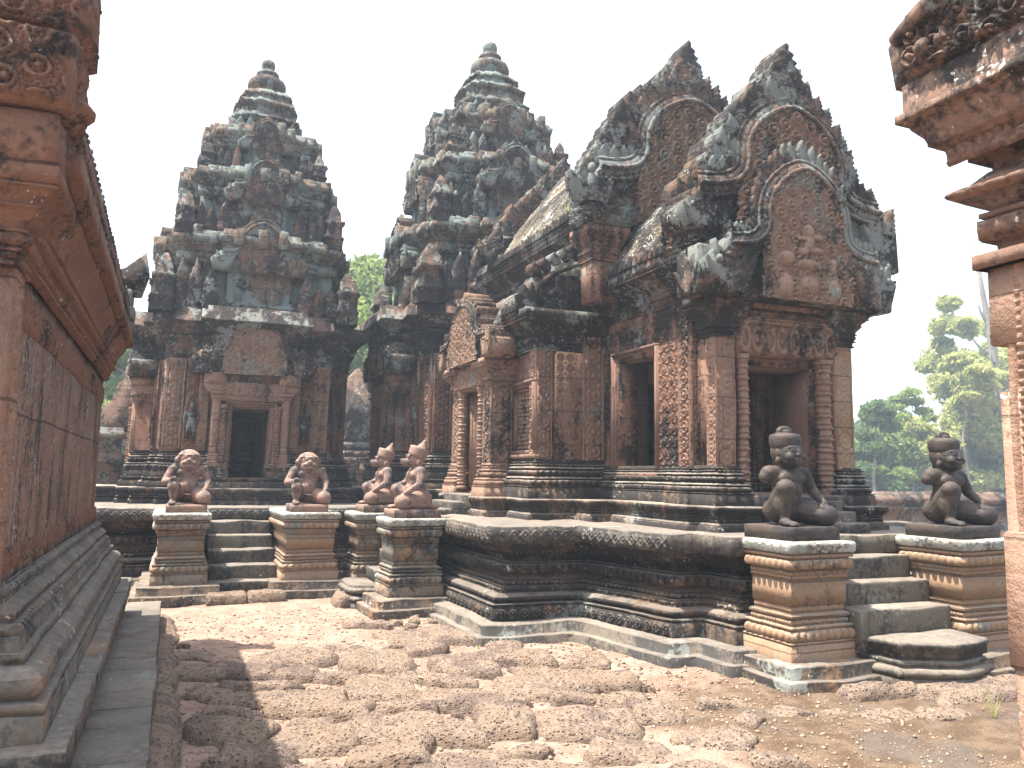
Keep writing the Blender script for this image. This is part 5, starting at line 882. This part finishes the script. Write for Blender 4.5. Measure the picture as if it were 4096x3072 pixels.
def kneeler(kind):
    mb = MB(); g = kind == 'guard'; fat = 1.2 if g else 1.17; SX = np.array([1.26 if g else 1.08, 1.05, 1])
    def E_(c, r, n=12): mb.ell(np.array(c)*SX, np.array(r)*fat*np.array([1.12 if g else 1, 1, 1]), n)
    def cap_(mb_, p, q, a, b_): cap0(mb_, np.array(p)*SX, np.array(q)*SX, a*fat, b_*fat)
    g = kind == 'guard'; kz = .315 if g else .255; kx = -.15
    E_((0, .07, .12), (.135, .12, .1)); E_((0, .03, .22), (.108, .095, .11)); E_((0, .01, .30), (.11, .085, .1)); E_((0, .015, .39), (.135, .08, .085)); E_((-.06, -.05, .39), (.055, .03, .045)); E_((.06, -.05, .39), (.055, .03, .045))
    if not g: E_((0, -.035, .22), (.09, .07, .085))
    cap_(mb, (-.15, .025, .44), (.15, .025, .44), .052, .052); cap_(mb, (0, .02, .46), (0, .0, .54), .055, .05)
    # raised right leg
    hipx = (-.08, .03, .13); kn = (kx, -.15, kz) if g else (kx, -.17, kz-.03); cap_(mb, hipx, kn, .088, .062); E_(kn, (.062, .06, .06)); cap_(mb, kn, (kx+.01, -.13, .06), .056, .036); E_((kx+.005, -.10, kz*.58), (.05, .056, kz*.3)); E_((kx, -.15, .03), (.036, .05, .03)); E_((kx-.005, -.21, .022), (.042, .06, .022))
    for k in range(5): E_((kx-.035+.017*k, -.262+.006*abs(k-1), .014), (.009, .018, .011), 6)
    # kneeling left leg, folded back on itself
    k2 = (.18, -.2, .085); cap_(mb, (.08, .04, .12), k2, .092, .07); E_(k2, (.074, .072, .074)); cap_(mb, (.18, -.18, .055), (.12, .12, .05), .052, .036); E_((.11, .19, .03), (.035, .07, .03)); 
    # left arm resting on the knee
    cap_(mb, (.17, .025, .435), (.225, .0, .29), .05, .04); cap_(mb, (.225, .0, .29), (.19, -.16, .185), .04, .026); hand(mb, (.185, -.19, .168), (-.1, -1, -.5), (0, -.3, 1), 1.15, .9)
    if g: cap_(mb, (-.155, .03, .435), (-.172, .04, .405), .055, .048); None
    elif kind == 'lion': cap_(mb, (-.17, .02, .43), (-.245, -.02, .28), .05, .04); cap_(mb, (-.245, -.02, .28), (-.17, -.16, .29), .04, .028); [cap_(mb, (-.185, -.2, .325-.02*k), (-.135, -.19, .325-.02*k), .012, .011) for k in range(4)]; E_((-.16, -.175, .295), (.03, .025, .04)); cap_(mb, (-.15, -.17, .335), (-.135, -.2, .32), .011, .009)
    else: cap_(mb, (-.17, .02, .43), (-.225, -.03, .3), .048, .038); cap_(mb, (-.225, -.03, .3), (-.16, -.16, .27), .038, .026); hand(mb, (-.155, -.185, .265), (.1, -1, -.3), (0, -.3, 1), 1.1, .9, -1)
    hz = .585 if g else (.545 if kind == 'lion' else .575); hs = 1.3 if g else 1.18 if kind == 'monkey' else 1.05; hc = np.array([0, .01, hz-.08]); 
    def E_(c, r, n=12): mb.ell(hc+(np.array(c)-hc)*hs, np.array(r)*hs, n)
    def caph(mb_, p, q, a, b_): cap0(mb_, hc+(np.array(p)-hc)*hs, hc+(np.array(q)-hc)*hs, a*hs, b_*hs)
    if kind == 'guard':
        E_((0, .0, hz), (.088, .1, .1)); E_((0, -.035, hz-.045), (.07, .065, .06)); E_((0, -.085, hz-.07), (.03, .022, .022)); E_((0, -.094, hz-.0), (.014, .018, .03)); E_((0, -.103, hz-.014), (.024, .014, .011)); E_((0, -.094, hz-.04), (.034, .012, .007)); E_((0, -.093, hz-.051), (.028, .012, .008))
        for s in (-1, 1): E_((s*.034, -.082, hz+.016), (.018, .010, .008)); caph(mb, (s*.012, -.088, hz+.036), (s*.058, -.072, hz+.036), .007, .005); E_((s*.05, -.07, hz-.025), (.03, .03, .03)); E_((s*.088, .005, hz+.0), (.01, .02, .03)); E_((s*.09, .0, hz-.05), (.014, .018, .024))
    elif kind == 'lion':
        E_((0, .02, hz-.02), (.125, .1, .125)); E_((0, -.04, hz-.06), (.105, .08, .085)); E_((0, -.06, hz+.02), (.085, .07, .06)); E_((0, -.105, hz-.02), (.066, .05, .034)); E_((0, -.145, hz+.0), (.03, .018, .016)); E_((0, -.1, hz-.075), (.062, .045, .022)); caph(mb, (-.07, -.105, hz-.035), (.07, -.105, hz-.035), .012, .012)
        for s in (-1, 1): E_((s*.036, -.115, hz+.035), (.02, .016, .016)); caph(mb, (s*.01, -.12, hz+.058), (s*.07, -.1, hz+.06), .011, .009); E_((s*.05, -.12, hz-.03), (.03, .03, .02)); E_((s*.11, -.02, hz+.03), (.02, .03, .035)); caph(mb, (s*.12, .0, hz+.0), (s*.1, .02, hz-.12), .045, .04)
    else:
        E_((0, .01, hz), (.075, .088, .09)); E_((0, -.03, hz-.03), (.062, .07, .058)); E_((0, -.1, hz-.035), (.042, .05, .036)); E_((0, -.125, hz-.022), (.03, .03, .026)); E_((0, -.09, hz-.062), (.036, .04, .018))
        for s in (-1, 1): E_((s*.034, -.078, hz+.018), (.02, .014, .014)); caph(mb, (s*.01, -.088, hz+.036), (s*.055, -.068, hz+.038), .011, .008); E_((s*.078, .02, hz-.03), (.014, .032, .034)); E_((s*.078, .015, hz+.03), (.01, .014, .03))
    return mb
figs = {}
def statue(kind, label, x, y, ang, base, mat, grp, scale=1., bh=.095):
    t = thing('statue', label, 'statue', (0, 0, 0), grp); 
    if kind not in figs:
        f_ = figure(kneeler(kind), 'figure', mat, None, .0075, 2); parts = [f_]; hz = .585 if kind == 'guard' else .545 if kind == 'lion' else .575; hs = 1.3 if kind == 'guard' else 1.18 if kind == 'monkey' else 1.05; HM = Matrix.Translation((0, .01*(1-hs), (hz-.08)*(1-hs))) @ Matrix.Scale(hs, 4); mb = MB(HM)
        if kind == 'guard':
            pr = [(.035, .09), (.045, .098), (.07, .102), (.095, .103), (.112, .1), (.124, .09), (.13, .07), (.132, .03)]; mb.lathe((0, .018, hz), pr, 60); a = np.linspace(0, 2*math.pi, 20); mb.ell((0, .03, hz+.14), (.05, .05, .02), 9)
            mb.tube([( .05*math.cos(q), .02, hz+.142+.02*math.sin(q)) for q in np.linspace(-.3, math.pi+.3, 12)], .02, 8); mb.ell((0, .03, hz+.01), (.092, .085, .1), 12); mb.ell((0, .05, hz-.05), (.07, .05, .06), 10)
            parts.append(figure(mb, 'hair', mat, None, .006, 1))
        elif kind == 'monkey':
            M = HM @ Matrix.Translation((0, .02, hz+.035)) @ Matrix.Rotation(-.35, 4, 'X'); mb.M = M; mb.lathe((0, 0, 0), [(-.03, .088), (.0, .094), (.05, .1), (.075, .101), (.078, .085), (.07, .06)], 30); mb.lathe((0, .02, .05), [(0, .066), (.014, .066), (.018, .058), (.03, .06), (.034, .05), (.048, .052), (.052, .042), (.064, .044), (.068, .032), (.082, .034), (.088, .02), (.1, .022), (.118, .012), (.13, .003)], 20)
            mb.M = HM
            for s in (-1, 1): mb.tube([(s*.085, .025+.022*math.cos(q), hz-.045+.022*math.sin(q)) for q in np.linspace(0, 2*math.pi, 16)], .011, 7)
            parts.append(mb.build('crown', mat, None, (.002, 40, .001, 90), True))
        else:
            for k, (z, w_, y_) in enumerate(((.11, .075, .0), (.095, .105, -.025), (.078, .12, -.04))): mb.tube([(w_*math.sin(q), y_-.05*math.cos(q)+.03, hz+z-.02*abs(math.sin(q))) for q in np.linspace(-1.5, 1.5, 14)], .011, 6)
            mb.ell((0, .03, hz+.03), (.13, .1, .1), 10); parts.append(figure(mb, 'mane', mat, None, .008, 1)); mb = MB(); mb.tube([(-.1, -.07, .16), (-.04, -.11, .125), (.03, -.12, .115), (.1, -.1, .13), (.16, -.08, .15)], .012, 6); parts.append(mb.build('belt', mat, None, (.002, 30, .002, 60), True))
        mb = MB(); s2 = bh/scale; mb.sweep(rect(-.265, .265, -.3, .25) if kind != 'lion' else rect(-.235, .235, -.29, .24), [(-s2, 0), (-.008, 0), (0, -.008)], .05, True, True); parts.append(mb.build('base_slab', mat, None, (.004, 5, .002, 30)))
        figs[kind] = parts
        for p_ in parts: p_.parent = t
    else:
        for p_ in figs[kind]:
            c = p_.copy(); sc.collection.objects.link(c); c.parent = t
    t.location = (x, y, base+bh); t.rotation_euler = (0, 0, ang); t.scale = (scale,)*3; return t
statue('guard', 'dark human-headed guardian statue with a lit knee, on the white-capped pedestal left of the stairs', 4.885, 5.56, R(4), 1.102, M_guard, 'guardian statues at the right-hand stairs', 1.0, .11)
statue('guard', 'dark human-headed guardian statue farthest right, beside the pink gateway pilaster', 6.55, 5.36, R(4), 1.102, M_guard, 'guardian statues at the right-hand stairs', 1.0, .11)
statue('monkey', 'nearer of the two monkey-headed statues, facing left with a lit pink chest', 2.62, 9.22, -math.pi/2, 1.102, M_stat, 'monkey-headed statues at the side stairs', .98)
statue('monkey', 'farther of the two monkey-headed statues, partly behind the nearer one', 2.56, 10.53, -math.pi/2, 1.102, M_stat, 'monkey-headed statues at the side stairs', .98)
statue('lion', 'lion-headed statue left of the left-hand stairs', .185, 10.72, 0, 1.102, M_stat, 'lion-headed statues at the left-hand stairs', .97)
statue('lion', 'lion-headed statue right of the left-hand stairs', 1.62, 10.72, 0, 1.102, M_stat, 'lion-headed statues at the left-hand stairs', .97)

# ================================================================ haze volume added to imitate backlit lens glare
mb = MB(); mb.box(-130, 130, -60, 130, -3, 24); vm = bpy.data.materials.new('glare_haze'); vm.use_nodes = True; t = vm.node_tree; t.nodes.clear(); pv = t.nodes.new('ShaderNodeVolumePrincipled'); pv.inputs['Color'].default_value = (.72, .86, 1, 1); pv.inputs['Density'].default_value = .003; pv.inputs['Anisotropy'].default_value = .3
ou = t.nodes.new('ShaderNodeOutputMaterial'); t.links.new(pv.outputs[0], ou.inputs['Volume']); hz_ = mb.build('haze', vm, None, False); hz_['kind'] = 'stuff'; hz_['label'] = 'bluish haze added to imitate backlit glare over the temples'; hz_['category'] = 'haze'
